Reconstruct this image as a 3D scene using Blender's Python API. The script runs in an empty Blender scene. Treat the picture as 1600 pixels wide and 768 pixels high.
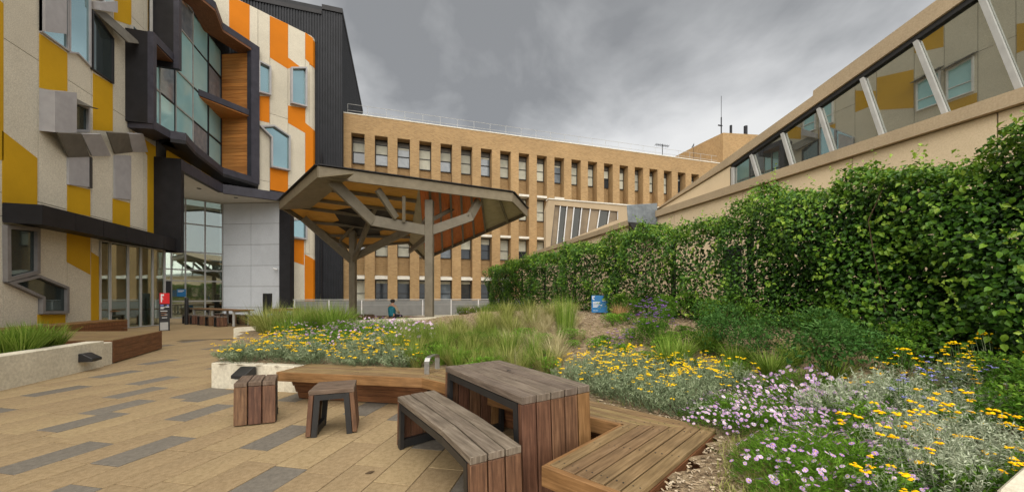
import bpy, bmesh, math, random
import numpy as np
from mathutils import Vector, Matrix
random.seed(7); rng = np.random.default_rng(7)
S = bpy.context.scene; COL = S.collection
R = math.radians
# ------------------------------------------------------------------ camera
F, HY, EYE, TH = 570.0, 463.0, 1.34, R(17)
CT, ST = math.cos(TH), math.sin(TH)
cam = bpy.data.objects.new('camera', bpy.data.cameras.new('camera')); COL.objects.link(cam)
cam.location = (0, 0, EYE); cam.rotation_euler = (R(90), 0, -TH)
cam.data.sensor_width = 36; cam.data.lens = 36*F/1600
cam.data.shift_y = (HY-384)/1600
cam.data.clip_start = .05; cam.data.clip_end = 5000
S.camera = cam
# ------------------------------------------------------------------ sky, sun, exposure
SUN_EL, SUN_AZ = 51, 207
def build_world():
    w = bpy.data.worlds.new('World'); S.world = w; w.use_nodes = True
    nt = w.node_tree; nd = nt.nodes; L = nt.links.new; nd.clear()
    out = nd.new('ShaderNodeOutputWorld'); bg = nd.new('ShaderNodeBackground')
    sky = nd.new('ShaderNodeTexSky'); sky.sky_type = 'NISHITA'; sky.sun_disc = False
    sky.sun_elevation = R(SUN_EL); sky.sun_rotation = R(SUN_AZ)
    tc = nd.new('ShaderNodeTexCoord'); sep = nd.new('ShaderNodeSeparateXYZ'); L(tc.outputs['Generated'], sep.inputs[0])
    def M(op, a, b=None, c=None):
        n = nd.new('ShaderNodeMath'); n.operation = op
        for i, v in enumerate((a, b, c)):
            if v is None: continue
            if isinstance(v, (int, float)): n.inputs[i].default_value = v
            else: L(v, n.inputs[i])
        return n.outputs[0]
    z = M('MAXIMUM', sep.outputs[2], 0.0); zz = M('ADD', z, .42)
    px = M('DIVIDE', sep.outputs[0], zz); py = M('DIVIDE', sep.outputs[1], zz)
    cmb = nd.new('ShaderNodeCombineXYZ'); L(px, cmb.inputs[0]); L(py, cmb.inputs[1])
    cmb.inputs[2].default_value = 3.7
    def noise(scale, det, rough, off, dist=0.0):
        mp = nd.new('ShaderNodeMapping'); L(cmb.outputs[0], mp.inputs[0]); mp.inputs['Location'].default_value = off
        n = nd.new('ShaderNodeTexNoise'); L(mp.outputs[0], n.inputs['Vector'])
        n.inputs['Scale'].default_value = scale; n.inputs['Detail'].default_value = det
        n.inputs['Roughness'].default_value = rough; n.inputs['Distortion'].default_value = dist
        return n.outputs['Fac']
    a = noise(1.25, 6, .50, (2.3, 1.1, 0), .25); b = noise(3.6, 8, .58, (7.3, 2.0, 0), .4)
    f = M('ADD', M('MULTIPLY', M('SUBTRACT', M('MULTIPLY', a, 1.5), .25), .72), M('MULTIPLY', b, .28))
    f = M('ADD', f, M('MULTIPLY', M('SUBTRACT', .49, z), .95))      # thinner, paler cloud low down
    ramp = nd.new('ShaderNodeValToRGB'); L(f, ramp.inputs[0])
    cr = ramp.color_ramp
    for i, (p, c) in enumerate([(.36, (.068, .069, .0695)), (.44, (.098, .099, .099)), (.53, (.140, .1405, .140)), (.62, (.180, .180, .178)), (.72, (.205, .204, .20))]):
        e = cr.elements[i] if i < 2 else cr.elements.new(p)
        e.position = p; e.color = (*c, 1)
    sc = nd.new('ShaderNodeVectorMath'); sc.operation = 'SCALE'; L(sky.outputs[0], sc.inputs[0]); sc.inputs['Scale'].default_value = .1
    mix = nd.new('ShaderNodeMix'); mix.data_type = 'RGBA'; mix.inputs[0].default_value = .97
    L(sc.outputs[0], mix.inputs[6]); L(ramp.outputs[0], mix.inputs[7])
    L(mix.outputs[2], bg.inputs[0]); bg.inputs[1].default_value = 1.0
    L(bg.outputs[0], out.inputs[0])
build_world()
sl = bpy.data.lights.new('sun', 'SUN'); sl.energy = 1.5; sl.angle = R(98); sl.color = (1, .95, .86)
sun = bpy.data.objects.new('sun', sl); COL.objects.link(sun)
sdir = Vector((math.sin(R(SUN_AZ))*math.cos(R(SUN_EL)), math.cos(R(SUN_AZ))*math.cos(R(SUN_EL)), math.sin(R(SUN_EL))))
sun.rotation_euler = sdir.to_track_quat('Z', 'Y').to_euler(); sun.location = (0, -10, 30)
S.view_settings.view_transform = 'Standard'; S.view_settings.look = 'None'
S.view_settings.exposure = 2.02; S.view_settings.gamma = 1
S.render.engine = 'CYCLES'; S.cycles.max_bounces = 8; S.cycles.transparent_max_bounces = 12

# ------------------------------------------------------------------ measuring helpers (site axes: +Y along the court, +X to the right)
def ray(px, py):
    cx = (px-800)/F
    return (cx*CT+ST, -cx*ST+CT, (HY-py)/F)
def at_t(px, py, t):
    d = ray(px, py); return Vector((d[0]*t, d[1]*t, EYE+d[2]*t))
def on_z(px, py, z):
    d = ray(px, py); return at_t(px, py, (z-EYE)/d[2])
def on_x(px, py, x):
    return at_t(px, py, x/ray(px, py)[0])
def on_y(px, py, y):
    return at_t(px, py, y/ray(px, py)[1])
def to_px(p):
    x = p[0]*CT-p[1]*ST; y = p[0]*ST+p[1]*CT
    if y < .05: return None
    return (800+F*x/y, HY-F*(p[2]-EYE)/y, y)

# ------------------------------------------------------------------ materials
MATS = {}
def mat(name, cols, rough=.7, scale=(1, 1, 1), coord='UV', nscale=6, detail=6, bump=0, bdist=.01, ov=0, metal=0, spec=.4, stain=0, stain_scale=.7, nrough=.55, attr=False, transl=0, huev=0, fine=0, fine_scale=150):
    """cols: list of (pos, rgb) mapped over a noise; ov: brightness change from object to object"""
    m = bpy.data.materials.new(name); m.use_nodes = True; MATS[name] = m
    nt = m.node_tree; nd = nt.nodes; L = nt.links.new
    p = nd['Principled BSDF']; out = nd['Material Output']
    tc = nd.new('ShaderNodeTexCoord'); mp = nd.new('ShaderNodeMapping'); mp.inputs['Scale'].default_value = scale
    oi = nd.new('ShaderNodeObjectInfo')
    if ov:
        cm = nd.new('ShaderNodeCombineXYZ'); mu = nd.new('ShaderNodeMath'); mu.operation = 'MULTIPLY'; mu.inputs[1].default_value = 37
        L(oi.outputs['Random'], mu.inputs[0]); L(mu.outputs[0], cm.inputs[0]); L(mu.outputs[0], cm.inputs[1]); L(cm.outputs[0], mp.inputs['Location'])
    L(tc.outputs[coord], mp.inputs[0])
    n = nd.new('ShaderNodeTexNoise'); L(mp.outputs[0], n.inputs['Vector'])
    n.inputs['Scale'].default_value = nscale; n.inputs['Detail'].default_value = detail; n.inputs['Roughness'].default_value = nrough
    fac = n.outputs['Fac']
    if attr:
        at = nd.new('ShaderNodeAttribute'); at.attribute_name = 'face_tone'; fac = at.outputs['Fac']
    rp = nd.new('ShaderNodeValToRGB'); L(fac, rp.inputs[0]); cr = rp.color_ramp
    if not isinstance(cols, list): cols = [(0, cols), (1, cols)]
    for i, (pos, c) in enumerate(cols):
        e = cr.elements[i] if i < 2 else cr.elements.new(pos)
        e.position = pos; e.color = (*c, 1)
    col = rp.outputs[0]
    def mulc(col, fac):
        v = nd.new('ShaderNodeVectorMath'); v.operation = 'SCALE'; L(col, v.inputs[0]); L(fac, v.inputs['Scale']); return v.outputs[0]
    def mapr(src, a, b, c, d):
        r = nd.new('ShaderNodeMapRange'); L(src, r.inputs[0])
        for i, v in enumerate((a, b, c, d)): r.inputs[i+1].default_value = v
        return r.outputs[0]
    if stain:
        n2 = nd.new('ShaderNodeTexNoise'); L(tc.outputs['Object'], n2.inputs['Vector']); n2.inputs['Scale'].default_value = stain_scale; n2.inputs['Detail'].default_value = 7; n2.inputs['Roughness'].default_value = .65
        col = mulc(col, mapr(n2.outputs['Fac'], .3, .7, 1-stain, 1+stain*.6))
    if fine:
        n3 = nd.new('ShaderNodeTexNoise'); L(tc.outputs['Object'], n3.inputs['Vector']); n3.inputs['Scale'].default_value = fine_scale; n3.inputs['Detail'].default_value = 2
        col = mulc(col, mapr(n3.outputs['Fac'], .3, .7, 1-fine, 1+fine))
    if ov: col = mulc(col, mapr(oi.outputs['Random'], 0, 1, 1-ov, 1+ov))
    if huev:
        h = nd.new('ShaderNodeHueSaturation'); L(mapr(oi.outputs['Random'], 0, 1, .5-huev, .5+huev), h.inputs['Hue']); L(col, h.inputs['Color']); col = h.outputs[0]
    L(col, p.inputs['Base Color'])
    p.inputs['Roughness'].default_value = rough; p.inputs['Metallic'].default_value = metal
    p.inputs['Specular IOR Level'].default_value = spec
    if bump:
        bp = nd.new('ShaderNodeBump'); bp.inputs['Strength'].default_value = bump; bp.inputs['Distance'].default_value = bdist
        L(n.outputs['Fac'] if not fine else n3.outputs['Fac'], bp.inputs['Height']); L(bp.outputs[0], p.inputs['Normal'])
    if transl:
        tr = nd.new('ShaderNodeBsdfTranslucent'); L(col, tr.inputs[0]); mx = nd.new('ShaderNodeMixShader'); mx.inputs[0].default_value = transl
        L(p.outputs[0], mx.inputs[1]); L(tr.outputs[0], mx.inputs[2]); L(mx.outputs[0], out.inputs[0])
    return m
def brick_mat(name, c1, c2, mortar, bw, bh, ms, rot=0, coord='UV', bias=0, rough=.85, stain=.15):
    m = mat(name, [(0, (.8, .8, .8)), (1, (1.1, 1.1, 1.1))], rough=rough, coord='Object', nscale=40, stain=stain, stain_scale=.35)
    nd = m.node_tree.nodes; L = m.node_tree.links.new; p = nd['Principled BSDF']
    old = p.inputs['Base Color'].links[0].from_socket
    tc = nd.new('ShaderNodeTexCoord'); mp = nd.new('ShaderNodeMapping'); mp.inputs['Rotation'].default_value = (0, 0, rot); L(tc.outputs[coord], mp.inputs[0])
    b = nd.new('ShaderNodeTexBrick'); L(mp.outputs[0], b.inputs['Vector'])
    b.inputs['Color1'].default_value = (*c1, 1); b.inputs['Color2'].default_value = (*c2, 1); b.inputs['Mortar'].default_value = (*mortar, 1)
    b.inputs['Scale'].default_value = 1; b.inputs['Mortar Size'].default_value = ms; b.inputs['Brick Width'].default_value = bw; b.inputs['Row Height'].default_value = bh; b.inputs['Bias'].default_value = bias
    v = nd.new('ShaderNodeVectorMath'); v.operation = 'MULTIPLY'; L(old, v.inputs[0]); L(b.outputs[0], v.inputs[1]); L(v.outputs[0], p.inputs['Base Color'])
    bp = nd.new('ShaderNodeBump'); bp.invert = True; bp.inputs['Strength'].default_value = .6; bp.inputs['Distance'].default_value = .006; L(b.outputs['Fac'], bp.inputs['Height']); L(bp.outputs[0], p.inputs['Normal'])
    return m
def mirror_mat(name, tint, rough=.03, metal=.9):
    return mat(name, [(0, tuple(c*.9 for c in tint)), (1, tuple(c*1.1 for c in tint))], rough=rough, coord='Object', nscale=.6, metal=metal, spec=.6)
def clear_glass(name, tint, fac):
    m = bpy.data.materials.new(name); m.use_nodes = True; MATS[name] = m
    nt = m.node_tree; nd = nt.nodes; L = nt.links.new; nd.remove(nd['Principled BSDF']); out = nd['Material Output']
    tr = nd.new('ShaderNodeBsdfTransparent'); tr.inputs[0].default_value = (*tint, 1)
    gl = nd.new('ShaderNodeBsdfGlossy'); gl.inputs['Roughness'].default_value = .02; gl.inputs[0].default_value = (.75, .82, .8, 1)
    mx = nd.new('ShaderNodeMixShader'); mx.inputs[0].default_value = fac; L(tr.outputs[0], mx.inputs[1]); L(gl.outputs[0], mx.inputs[2]); L(mx.outputs[0], out.inputs[0])
    return m
# masonry, cladding
mat('render_cream', [(.35, (.50, .455, .365)), (.65, (.70, .65, .53))], spec=.2, rough=.9, coord='Object', nscale=38, bump=.5, bdist=.012, stain=.10, stain_scale=.5, ov=.03)
mat('panel_ochre', [(.3, (.50, .285, .008)), (.7, (.58, .335, .012))], spec=.2, rough=.7, coord='Object', nscale=60, stain=.10, ov=.06)
mat('panel_orange', [(.3, (.56, .165, .003)), (.7, (.63, .195, .005))], spec=.2, rough=.7, coord='Object', nscale=60, stain=.08, ov=.06)
mat('joint_dark', (.05, .045, .04), rough=.9)
mat('charcoal_metal', [(.3, (.012, .0115, .013)), (.7, (.019, .018, .021))], rough=.5, coord='Object', nscale=3, stain=.15, spec=.25)
mat('purple_grey_metal', [(.3, (.036, .034, .046)), (.7, (.055, .053, .07))], rough=.5, coord='Object', nscale=3, stain=.12, spec=.3)
mat('lilac_metal', [(.3, (.34, .33, .34)), (.7, (.40, .39, .40))], rough=.5, coord='Object', nscale=4, stain=.10)
mat('bronze_metal', [(.3, (.115, .105, .085)), (.7, (.16, .145, .12))], rough=.5, coord='Object', nscale=4, stain=.12)
mat('ribbed_metal', [(.3, (.013, .0145, .018)), (.7, (.021, .0225, .028))], rough=.6, coord='Object', nscale=2, stain=.15, spec=.25)
mat('grey_tile', [(.35, (.45, .475, .51)), (.65, (.55, .575, .61))], rough=.55, coord='Object', nscale=30, stain=.10, ov=.05)
mat('soffit_white', [(.3, (.58, .57, .54)), (.7, (.66, .65, .62))], rough=.8, coord='Object', nscale=5)
mat('timber_clad', [(.25, (.27, .09, .018)), (.5, (.54, .21, .05)), (.75, (.72, .34, .095))], rough=.5, scale=(.5, 26, 1), nscale=1.6, detail=4, bump=.3, ov=.2)
mat('frame_grey', [(.3, (.17, .16, .155)), (.7, (.215, .205, .20))], rough=.5, coord='Object', nscale=5)
mat('alu_frame', [(.3, (.34, .34, .33)), (.7, (.42, .42, .41))], rough=.45, coord='Object', nscale=5)
mat('white_frame', [(.3, (.62, .62, .62)), (.7, (.74, .74, .74))], rough=.5, coord='Object', nscale=5, stain=.08)
mat('dark_frame', (.02, .02, .022), rough=.5)
brick_mat('brick_tan', (.40, .245, .105), (.28, .162, .065), (.38, .29, .165), .235, .078, .010)
mat('stone_white', [(.3, (.58, .55, .48)), (.7, (.70, .67, .60))], rough=.85, coord='Object', nscale=5, stain=.2, stain_scale=3)
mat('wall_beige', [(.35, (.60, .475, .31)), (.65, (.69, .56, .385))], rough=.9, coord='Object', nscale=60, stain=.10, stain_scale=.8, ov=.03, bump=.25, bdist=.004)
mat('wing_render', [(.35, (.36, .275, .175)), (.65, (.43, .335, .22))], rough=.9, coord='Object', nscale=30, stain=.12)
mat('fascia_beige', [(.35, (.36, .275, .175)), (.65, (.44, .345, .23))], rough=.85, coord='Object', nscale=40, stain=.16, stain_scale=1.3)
mat('concrete_pale', [(.35, (.56, .51, .40)), (.65, (.70, .645, .52))], rough=.9, coord='Object', nscale=22, stain=.16, stain_scale=2.2, fine=.12, fine_scale=160, bump=.3, bdist=.003)
mat('zinc_box', [(.35, (.13, .15, .17)), (.65, (.20, .225, .245))], rough=.5, coord='Object', nscale=9, stain=.2)
# glass
mirror_mat('glass_teal', (.34, .50, .53), .03, .88)
mat('glass_bay', [(.3, (.30, .55, .58)), (.7, (.40, .68, .70))], rough=.06, coord='Object', nscale=.5, metal=.1, spec=.8)
mirror_mat('glass_dark', (.10, .13, .13), .03, .75)
mirror_mat('glass_raking', (.50, .52, .48), .015, .95)
mirror_mat('glass_wing', (.17, .165, .145), .03, .9)
mat('pane_brick_reflection', [(.4, (.17, .125, .075)), (.6, (.26, .195, .12))], rough=.08, coord='Object', nscale=.8, spec=.7)  # reflected brick put into the pane colour
mat('pane_dark', [(.3, (.02, .026, .034)), (.7, (.035, .045, .055))], rough=.06, coord='Object', nscale=1.5, spec=.9)
mat('pane_sky', [(.3, (.13, .16, .19)), (.7, (.22, .25, .28))], rough=.08, coord='Object', nscale=2.5, spec=.8)
mat('blind_cream', [(.3, (.42, .42, .34)), (.7, (.54, .53, .44))], rough=.6, coord='Object', nscale=3, ov=.25)
clear_glass('glass_clear', (.62, .70, .66), .38)
mat('glass_balustrade', [(.3, (.25, .255, .25)), (.7, (.32, .325, .32))], rough=.25, coord='Object', nscale=2, transl=.25)
# paving, wood, metal
PAVE = [(.35, (.250, .178, .092)), (.65, (.330, .242, .135))]
mat('paver_tan', PAVE, rough=.8, coord='Object', nscale=26, ov=.085, huev=.003, fine=.26, fine_scale=210, stain=.16, stain_scale=1.1, bump=.25, bdist=.002)
mat('paver_grey', [(.35, (.125, .110, .090)), (.65, (.175, .153, .124))], rough=.8, coord='Object', nscale=26, ov=.09, fine=.26, fine_scale=210, stain=.12, bump=.25, bdist=.002)
mat('paver_joint', (.115, .085, .05), rough=1)
brick_mat('paving_far', (.33, .235, .122), (.29, .205, .105), (.24, .165, .085), .6, .3, .004, rot=R(28)-R(90), coord='Object', stain=.15)
WD = dict(scale=(2.2, 30, 1), nscale=1.5, detail=7, nrough=.62, bump=.35, bdist=.004)
mat('wood_grey', huev=.012, cols=[(.28, (.065, .047, .035)), (.5, (.145, .112, .085)), (.72, (.235, .19, .15))], rough=.75, ov=.16, stain=.2, stain_scale=5, **WD)
mat('wood_red', huev=.012, cols=[(.28, (.045, .020, .011)), (.5, (.120, .056, .030)), (.72, (.21, .108, .060))], rough=.62, ov=.25, stain=.22, stain_scale=6, **WD)
mat('wood_deck', huev=.012, cols=[(.28, (.110, .068, .028)), (.5, (.205, .135, .060)), (.72, (.30, .208, .105))], rough=.72, ov=.15, stain=.22, stain_scale=4, **WD)
mat('wood_honey', [(.28, (.115, .054, .017)), (.5, (.215, .110, .040)), (.72, (.31, .17, .070))], rough=.6, ov=.15, stain=.2, stain_scale=5, **WD)
mat('wood_deckred', [(.28, (.080, .030, .013)), (.5, (.165, .068, .028)), (.72, (.26, .12, .05))], rough=.6, ov=.16, stain=.2, stain_scale=5, **WD)
mat('black_steel', [(.3, (.012, .012, .013)), (.7, (.02, .02, .021))], rough=.45, coord='Object', nscale=8, spec=.5)
mat('steel_brushed', [(.3, (.42, .42, .41)), (.7, (.55, .55, .53))], rough=.32, coord='Object', nscale=30, metal=.9)
mat('steel_taupe', [(.3, (.135, .115, .08)), (.7, (.175, .15, .108))], rough=.55, coord='Object', nscale=5, stain=.16, stain_scale=2)
mat('fascia_taupe', [(.3, (.165, .135, .085)), (.7, (.215, .178, .118))], rough=.6, coord='Object', nscale=5, stain=.12)
mat('ply_ochre', [(.3, (.46, .225, .038)), (.5, (.58, .31, .06)), (.7, (.66, .37, .085))], rough=.6, scale=(1, 9, 1), nscale=2, ov=.10)
mat('ply_orange', [(.3, (.52, .135, .022)), (.5, (.64, .18, .032)), (.7, (.70, .23, .05))], rough=.6, scale=(1, 9, 1), nscale=2, ov=.10)
mat('ply_cream', [(.3, (.36, .32, .215)), (.7, (.45, .40, .28))], rough=.7, coord='Object', nscale=4)
mat('wood_stool', [(.28, (.05, .032, .021)), (.5, (.125, .084, .058)), (.72, (.21, .155, .115))], rough=.72, ov=.16, stain=.2, stain_scale=5, **WD)
# signs, clothes
mat('sign_blue', [(.3, (.010, .125, .36)), (.7, (.016, .20, .47))], rough=.4, coord='Object', nscale=2.2)
mat('sign_white', (.75, .77, .78), rough=.5)
mat('sign_red', (.62, .012, .016), rough=.4)
mat('sign_lilac', (.20, .22, .55), rough=.5)
mat('sign_brown', (.33, .16, .08), rough=.5)
mat('skin', [(.3, (.42, .24, .16)), (.7, (.50, .30, .21))], rough=.6, coord='Object', nscale=20)
mat('vest_teal', [(.3, (.004, .11, .16)), (.7, (.008, .17, .23))], rough=.55, coord='Object', nscale=14, bump=.5)
mat('sleeve_beige', (.38, .31, .22), rough=.9)
mat('trouser_dark', (.025, .025, .035), rough=.9)
mat('hair_dark', (.012, .009, .008), rough=.6)
# plants
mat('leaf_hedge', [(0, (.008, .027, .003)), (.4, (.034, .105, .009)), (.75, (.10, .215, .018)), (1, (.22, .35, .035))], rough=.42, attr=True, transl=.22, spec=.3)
mat('leaf_hedge_tip', [(0, (.17, .30, .025)), (1, (.34, .48, .06))], rough=.42, attr=True, transl=.3)
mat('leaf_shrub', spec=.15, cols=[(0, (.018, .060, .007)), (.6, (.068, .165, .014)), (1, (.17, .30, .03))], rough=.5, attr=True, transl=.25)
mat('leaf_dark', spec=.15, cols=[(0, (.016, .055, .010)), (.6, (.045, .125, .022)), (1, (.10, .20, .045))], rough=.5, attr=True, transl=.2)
mat('leaf_silver', spec=.15, cols=[(0, (.19, .23, .145)), (.5, (.37, .42, .29)), (1, (.56, .60, .46))], rough=.8, attr=True, transl=.15)
mat('leaf_greygreen', spec=.15, cols=[(0, (.105, .155, .075)), (.5, (.23, .29, .16)), (1, (.38, .43, .28))], rough=.8, attr=True, transl=.15)
mat('leaf_fine', spec=.15, cols=[(0, (.045, .115, .008)), (.5, (.11, .24, .018)), (1, (.21, .37, .045))], rough=.6, attr=True, transl=.25)
mat('grass_green', spec=.15, cols=[(0, (.075, .15, .012)), (.5, (.17, .28, .035)), (1, (.32, .41, .085))], rough=.6, attr=True, transl=.25)
mat('grass_olive', spec=.15, cols=[(0, (.14, .175, .03)), (.5, (.27, .30, .07)), (1, (.45, .44, .16))], rough=.7, attr=True, transl=.25)
mat('grass_pale', spec=.15, cols=[(0, (.30, .265, .12)), (.5, (.48, .42, .22)), (1, (.64, .58, .36))], rough=.8, attr=True, transl=.2)
mat('grass_straw', [(0, (.30, .17, .06)), (.5, (.48, .30, .12)), (1, (.62, .43, .20))], rough=.8, attr=True, transl=.2)
mat('stem_brown', (.075, .048, .025), rough=.9)
mat('petal_yellow', spec=.1, cols=[(0, (.74, .43, .002)), (.5, (.90, .60, .003)), (1, (.95, .70, .012))], rough=.7, attr=True, transl=.15)
mat('petal_gold', spec=.1, cols=[(0, (.74, .37, .002)), (.5, (.90, .53, .003)), (1, (.94, .65, .010))], rough=.7, attr=True, transl=.15)
mat('petal_mauve', [(0, (.38, .20, .50)), (.5, (.56, .36, .66)), (1, (.78, .64, .80))], rough=.7, attr=True, transl=.2)
mat('petal_purple', [(0, (.16, .05, .28)), (1, (.32, .14, .48))], rough=.7, attr=True, transl=.2)
mat('petal_blue', [(0, (.20, .20, .60)), (1, (.38, .38, .78))], rough=.7, attr=True, transl=.2)
mat('mulch', [(.25, (.12, .082, .047)), (.5, (.27, .195, .115)), (.75, (.42, .33, .205))], rough=.95, coord='Object', nscale=14, detail=9, bump=.8, bdist=.03, stain=.25, stain_scale=1.2, fine=.3, fine_scale=60)
mat('chip', [(0, (.10, .065, .036)), (.5, (.30, .22, .135)), (1, (.54, .45, .33))], rough=.95, attr=True)
mat('soil_far', [(.3, (.20, .17, .12)), (.7, (.28, .24, .18))], rough=.95, coord='Object', nscale=2)

# ------------------------------------------------------------------ mesh helpers
class MB:
    """collects shapes and links them as ONE mesh object; axis = grain direction used for the uv (metres)"""
    def __init__(self): self.v = []; self.f = []; self.ax = []; self.mi = []; self.axis = Vector((1, 0, 0)); self.m = 0
    def add(self, vs, fs):
        b = len(self.v); self.v += [tuple(p) for p in vs]
        for f in fs: self.f.append([b+i for i in f]); self.ax.append(self.axis.copy()); self.mi.append(self.m)
        return self
    def prism(self, base, top):
        n = len(base)
        return self.add(list(base)+list(top), [list(range(n))[::-1], list(range(n, 2*n))]+[[i, (i+1) % n, n+(i+1) % n, n+i] for i in range(n)])
    def poly(self, pts2, z0, z1): return self.prism([(x, y, z0) for x, y in pts2], [(x, y, z1) for x, y in pts2])
    def box(self, x0, x1, y0, y1, z0, z1): return self.poly([(x0, y0), (x1, y0), (x1, y1), (x0, y1)], z0, z1)
    def beam(self, p, q, w, h, up=Vector((0, 0, 1)), w2=None, h2=None):
        p = Vector(p); q = Vector(q); d = (q-p).normalized(); self.axis = d
        s = d.cross(up)
        if s.length < 1e-4: s = Vector((1, 0, 0))
        s.normalize(); u = s.cross(d).normalized()
        w2 = w2 or w; h2 = h2 or h
        c = [(-1, -1), (1, -1), (1, 1), (-1, 1)]
        return self.prism([p+s*a*w/2+u*b*h/2 for a, b in c], [q+s*a*w2/2+u*b*h2/2 for a, b in c])
    def tube(self, p, q, r, n=8, r2=None):
        p = Vector(p); q = Vector(q); d = (q-p).normalized(); s = d.orthogonal().normalized(); u = d.cross(s); r2 = r if r2 is None else r2
        cs = [(math.cos(2*math.pi*i/n), math.sin(2*math.pi*i/n)) for i in range(n)]
        return self.prism([p+(s*a+u*b)*r for a, b in cs], [q+(s*a+u*b)*r2 for a, b in cs])
    def mesh(self, name, mats, bevel=0):
        me = bpy.data.meshes.new(name); bm = bmesh.new(); vs = [bm.verts.new(p) for p in self.v]
        uvl = bm.loops.layers.uv.new('uv')
        axs = {}
        for f, a, mi in zip(self.f, self.ax, self.mi):
            try: fc = bm.faces.new([vs[i] for i in f])
            except ValueError: continue
            fc.material_index = mi; axs[fc] = a
        bmesh.ops.recalc_face_normals(bm, faces=bm.faces[:])
        if bevel:
            keep = self.axis.copy()
            bmesh.ops.bevel(bm, geom=[e for e in bm.edges if e.is_manifold and e.calc_face_angle(0) > .5], offset=bevel, segments=1, affect='EDGES', profile=.5)
            for fc in bm.faces:
                if fc not in axs: axs[fc] = keep
        bm.normal_update()
        for fc in bm.faces:
            a = axs.get(fc, self.axis); n = fc.normal
            t = a - n*a.dot(n)
            if t.length < .3: t = Vector((0, 0, 1)) - n*n.z if abs(n.z) < .9 else Vector((1, 0, 0))
            t.normalize(); b = n.cross(t)
            if b.z < 0: b = -b
            for l in fc.loops: l[uvl].uv = (l.vert.co.dot(t), l.vert.co.dot(b))
        bm.to_mesh(me); bm.free()
        for m in (mats if isinstance(mats, (list, tuple)) else [mats]): me.materials.append(MATS[m])
        return me
    def build(self, name, mats, parent=None, bevel=0, **props):
        return link(name, self.mesh(name, mats, bevel), parent, **props)
def link(name, me, parent=None, **props):
    o = bpy.data.objects.new(name, me); COL.objects.link(o)
    if parent is not None:
        o.parent = parent
        w = Matrix.Identity(4); p = parent
        while p is not None: w = p.matrix_basis.copy() @ w if p.parent is None else p.matrix_parent_inverse @ p.matrix_basis @ w; p = p.parent
        o.matrix_parent_inverse = w.inverted()
    for k, v in props.items(): o[k] = v
    return o
def tag(o, label, cat, group=None):
    o['label'] = label; o['category'] = cat
    if group: o['group'] = group
    return o
def thing(name, label, cat, loc=(0, 0, 0), group=None):
    o = bpy.data.objects.new(name, None); COL.objects.link(o); o.location = loc; o.empty_display_size = .2
    return tag(o, label, cat, group)
def struct(o): o['kind'] = 'structure'; return o
def copy_tree(o, loc, rz=0.0, sc=1.0, label=None, group=None):
    r = o.copy(); COL.objects.link(r); r.location = loc; r.rotation_euler = (0, 0, rz); r.scale = (sc, sc, sc) if isinstance(sc, (int, float)) else sc
    if label: r['label'] = label
    if group: r['group'] = group
    for ch in o.children:
        c = ch.copy(); COL.objects.link(c); c.parent = r
        for g in ch.children:
            d = g.copy(); COL.objects.link(d); d.parent = c
    return r
class Wall:
    """a vertical plane: u runs along it, d out of it towards the court"""
    def __init__(s, a, b, flip=False):
        s.a = Vector((a[0], a[1], 0)); s.d = Vector((b[0]-a[0], b[1]-a[1], 0)).normalized(); s.n = Vector((s.d.y, -s.d.x, 0))
        if flip: s.n = -s.n
        s.len = (Vector((b[0], b[1], 0))-s.a).length
    def uz(s, px, py):
        r = Vector(ray(px, py)); o = Vector((0, 0, EYE)); t = (s.a-o).dot(s.n)/r.dot(s.n); p = o+r*t
        return ((p-s.a).dot(s.d), p.z)
    def pt(s, u, z, d=0): return s.a+s.d*u+s.n*d+Vector((0, 0, z))
    def panel(s, mb, poly, d0, d1):
        mb.axis = s.d.copy(); return mb.prism([s.pt(u, z, d0) for u, z in poly], [s.pt(u, z, d1) for u, z in poly])
    def px(s, pts): return [s.uz(*p) for p in pts]
    def rect(s, u0, u1, z0, z1): return [(u0, z0), (u1, z0), (u1, z1), (u0, z1)]
    def ring(s, mb, poly, w, d0, d1):
        inn = inset(poly, w); n = len(poly); mb.axis = s.d.copy()
        vs = [s.pt(u, z, d) for d in (d0, d1) for u, z in poly]+[s.pt(u, z, d) for d in (d0, d1) for u, z in inn]
        fs = []
        for i in range(n):
            j = (i+1) % n
            fs += [[n+i, n+j, 3*n+j, 3*n+i], [i, j, n+j, n+i], [2*n+i, 2*n+j, 3*n+j, 3*n+i], [i, j, 2*n+j, 2*n+i]]
        mb.add(vs, fs); return inn
def inset(poly, w):
    n = len(poly); area = sum(poly[i][0]*poly[(i+1) % n][1]-poly[(i+1) % n][0]*poly[i][1] for i in range(n)); sg = 1 if area > 0 else -1
    out = []
    for i in range(n):
        p0, p1, p2 = (Vector(poly[(i+k) % n]) for k in (-1, 0, 1))
        e1 = (p1-p0).normalized(); e2 = (p2-p1).normalized(); n1 = Vector((-e1.y, e1.x))*sg; n2 = Vector((-e2.y, e2.x))*sg
        m = n1+n2
        if m.length < 1e-3: m = n1
        m.normalize(); k = w/max(.35, m.dot(n1)); out.append(tuple(p1+m*k))
    return out
def pip(x, y, poly):
    c = False; n = len(poly)
    for i in range(n):
        x1, y1 = poly[i]; x2, y2 = poly[i-1]
        if (y1 > y) != (y2 > y) and x < (x2-x1)*(y-y1)/(y2-y1)+x1: c = not c
    return c
def seg_dist(x, y, line):
    best = 1e9
    for (x1, y1), (x2, y2) in zip(line, line[1:]):
        dx, dy = x2-x1, y2-y1; t = max(0, min(1, ((x-x1)*dx+(y-y1)*dy)/(dx*dx+dy*dy)))
        best = min(best, math.hypot(x-x1-t*dx, y-y1-t*dy))
    return best
def smooth(a, b, x): t = max(0, min(1, (x-a)/(b-a))); return t*t*(3-2*t)
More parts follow.
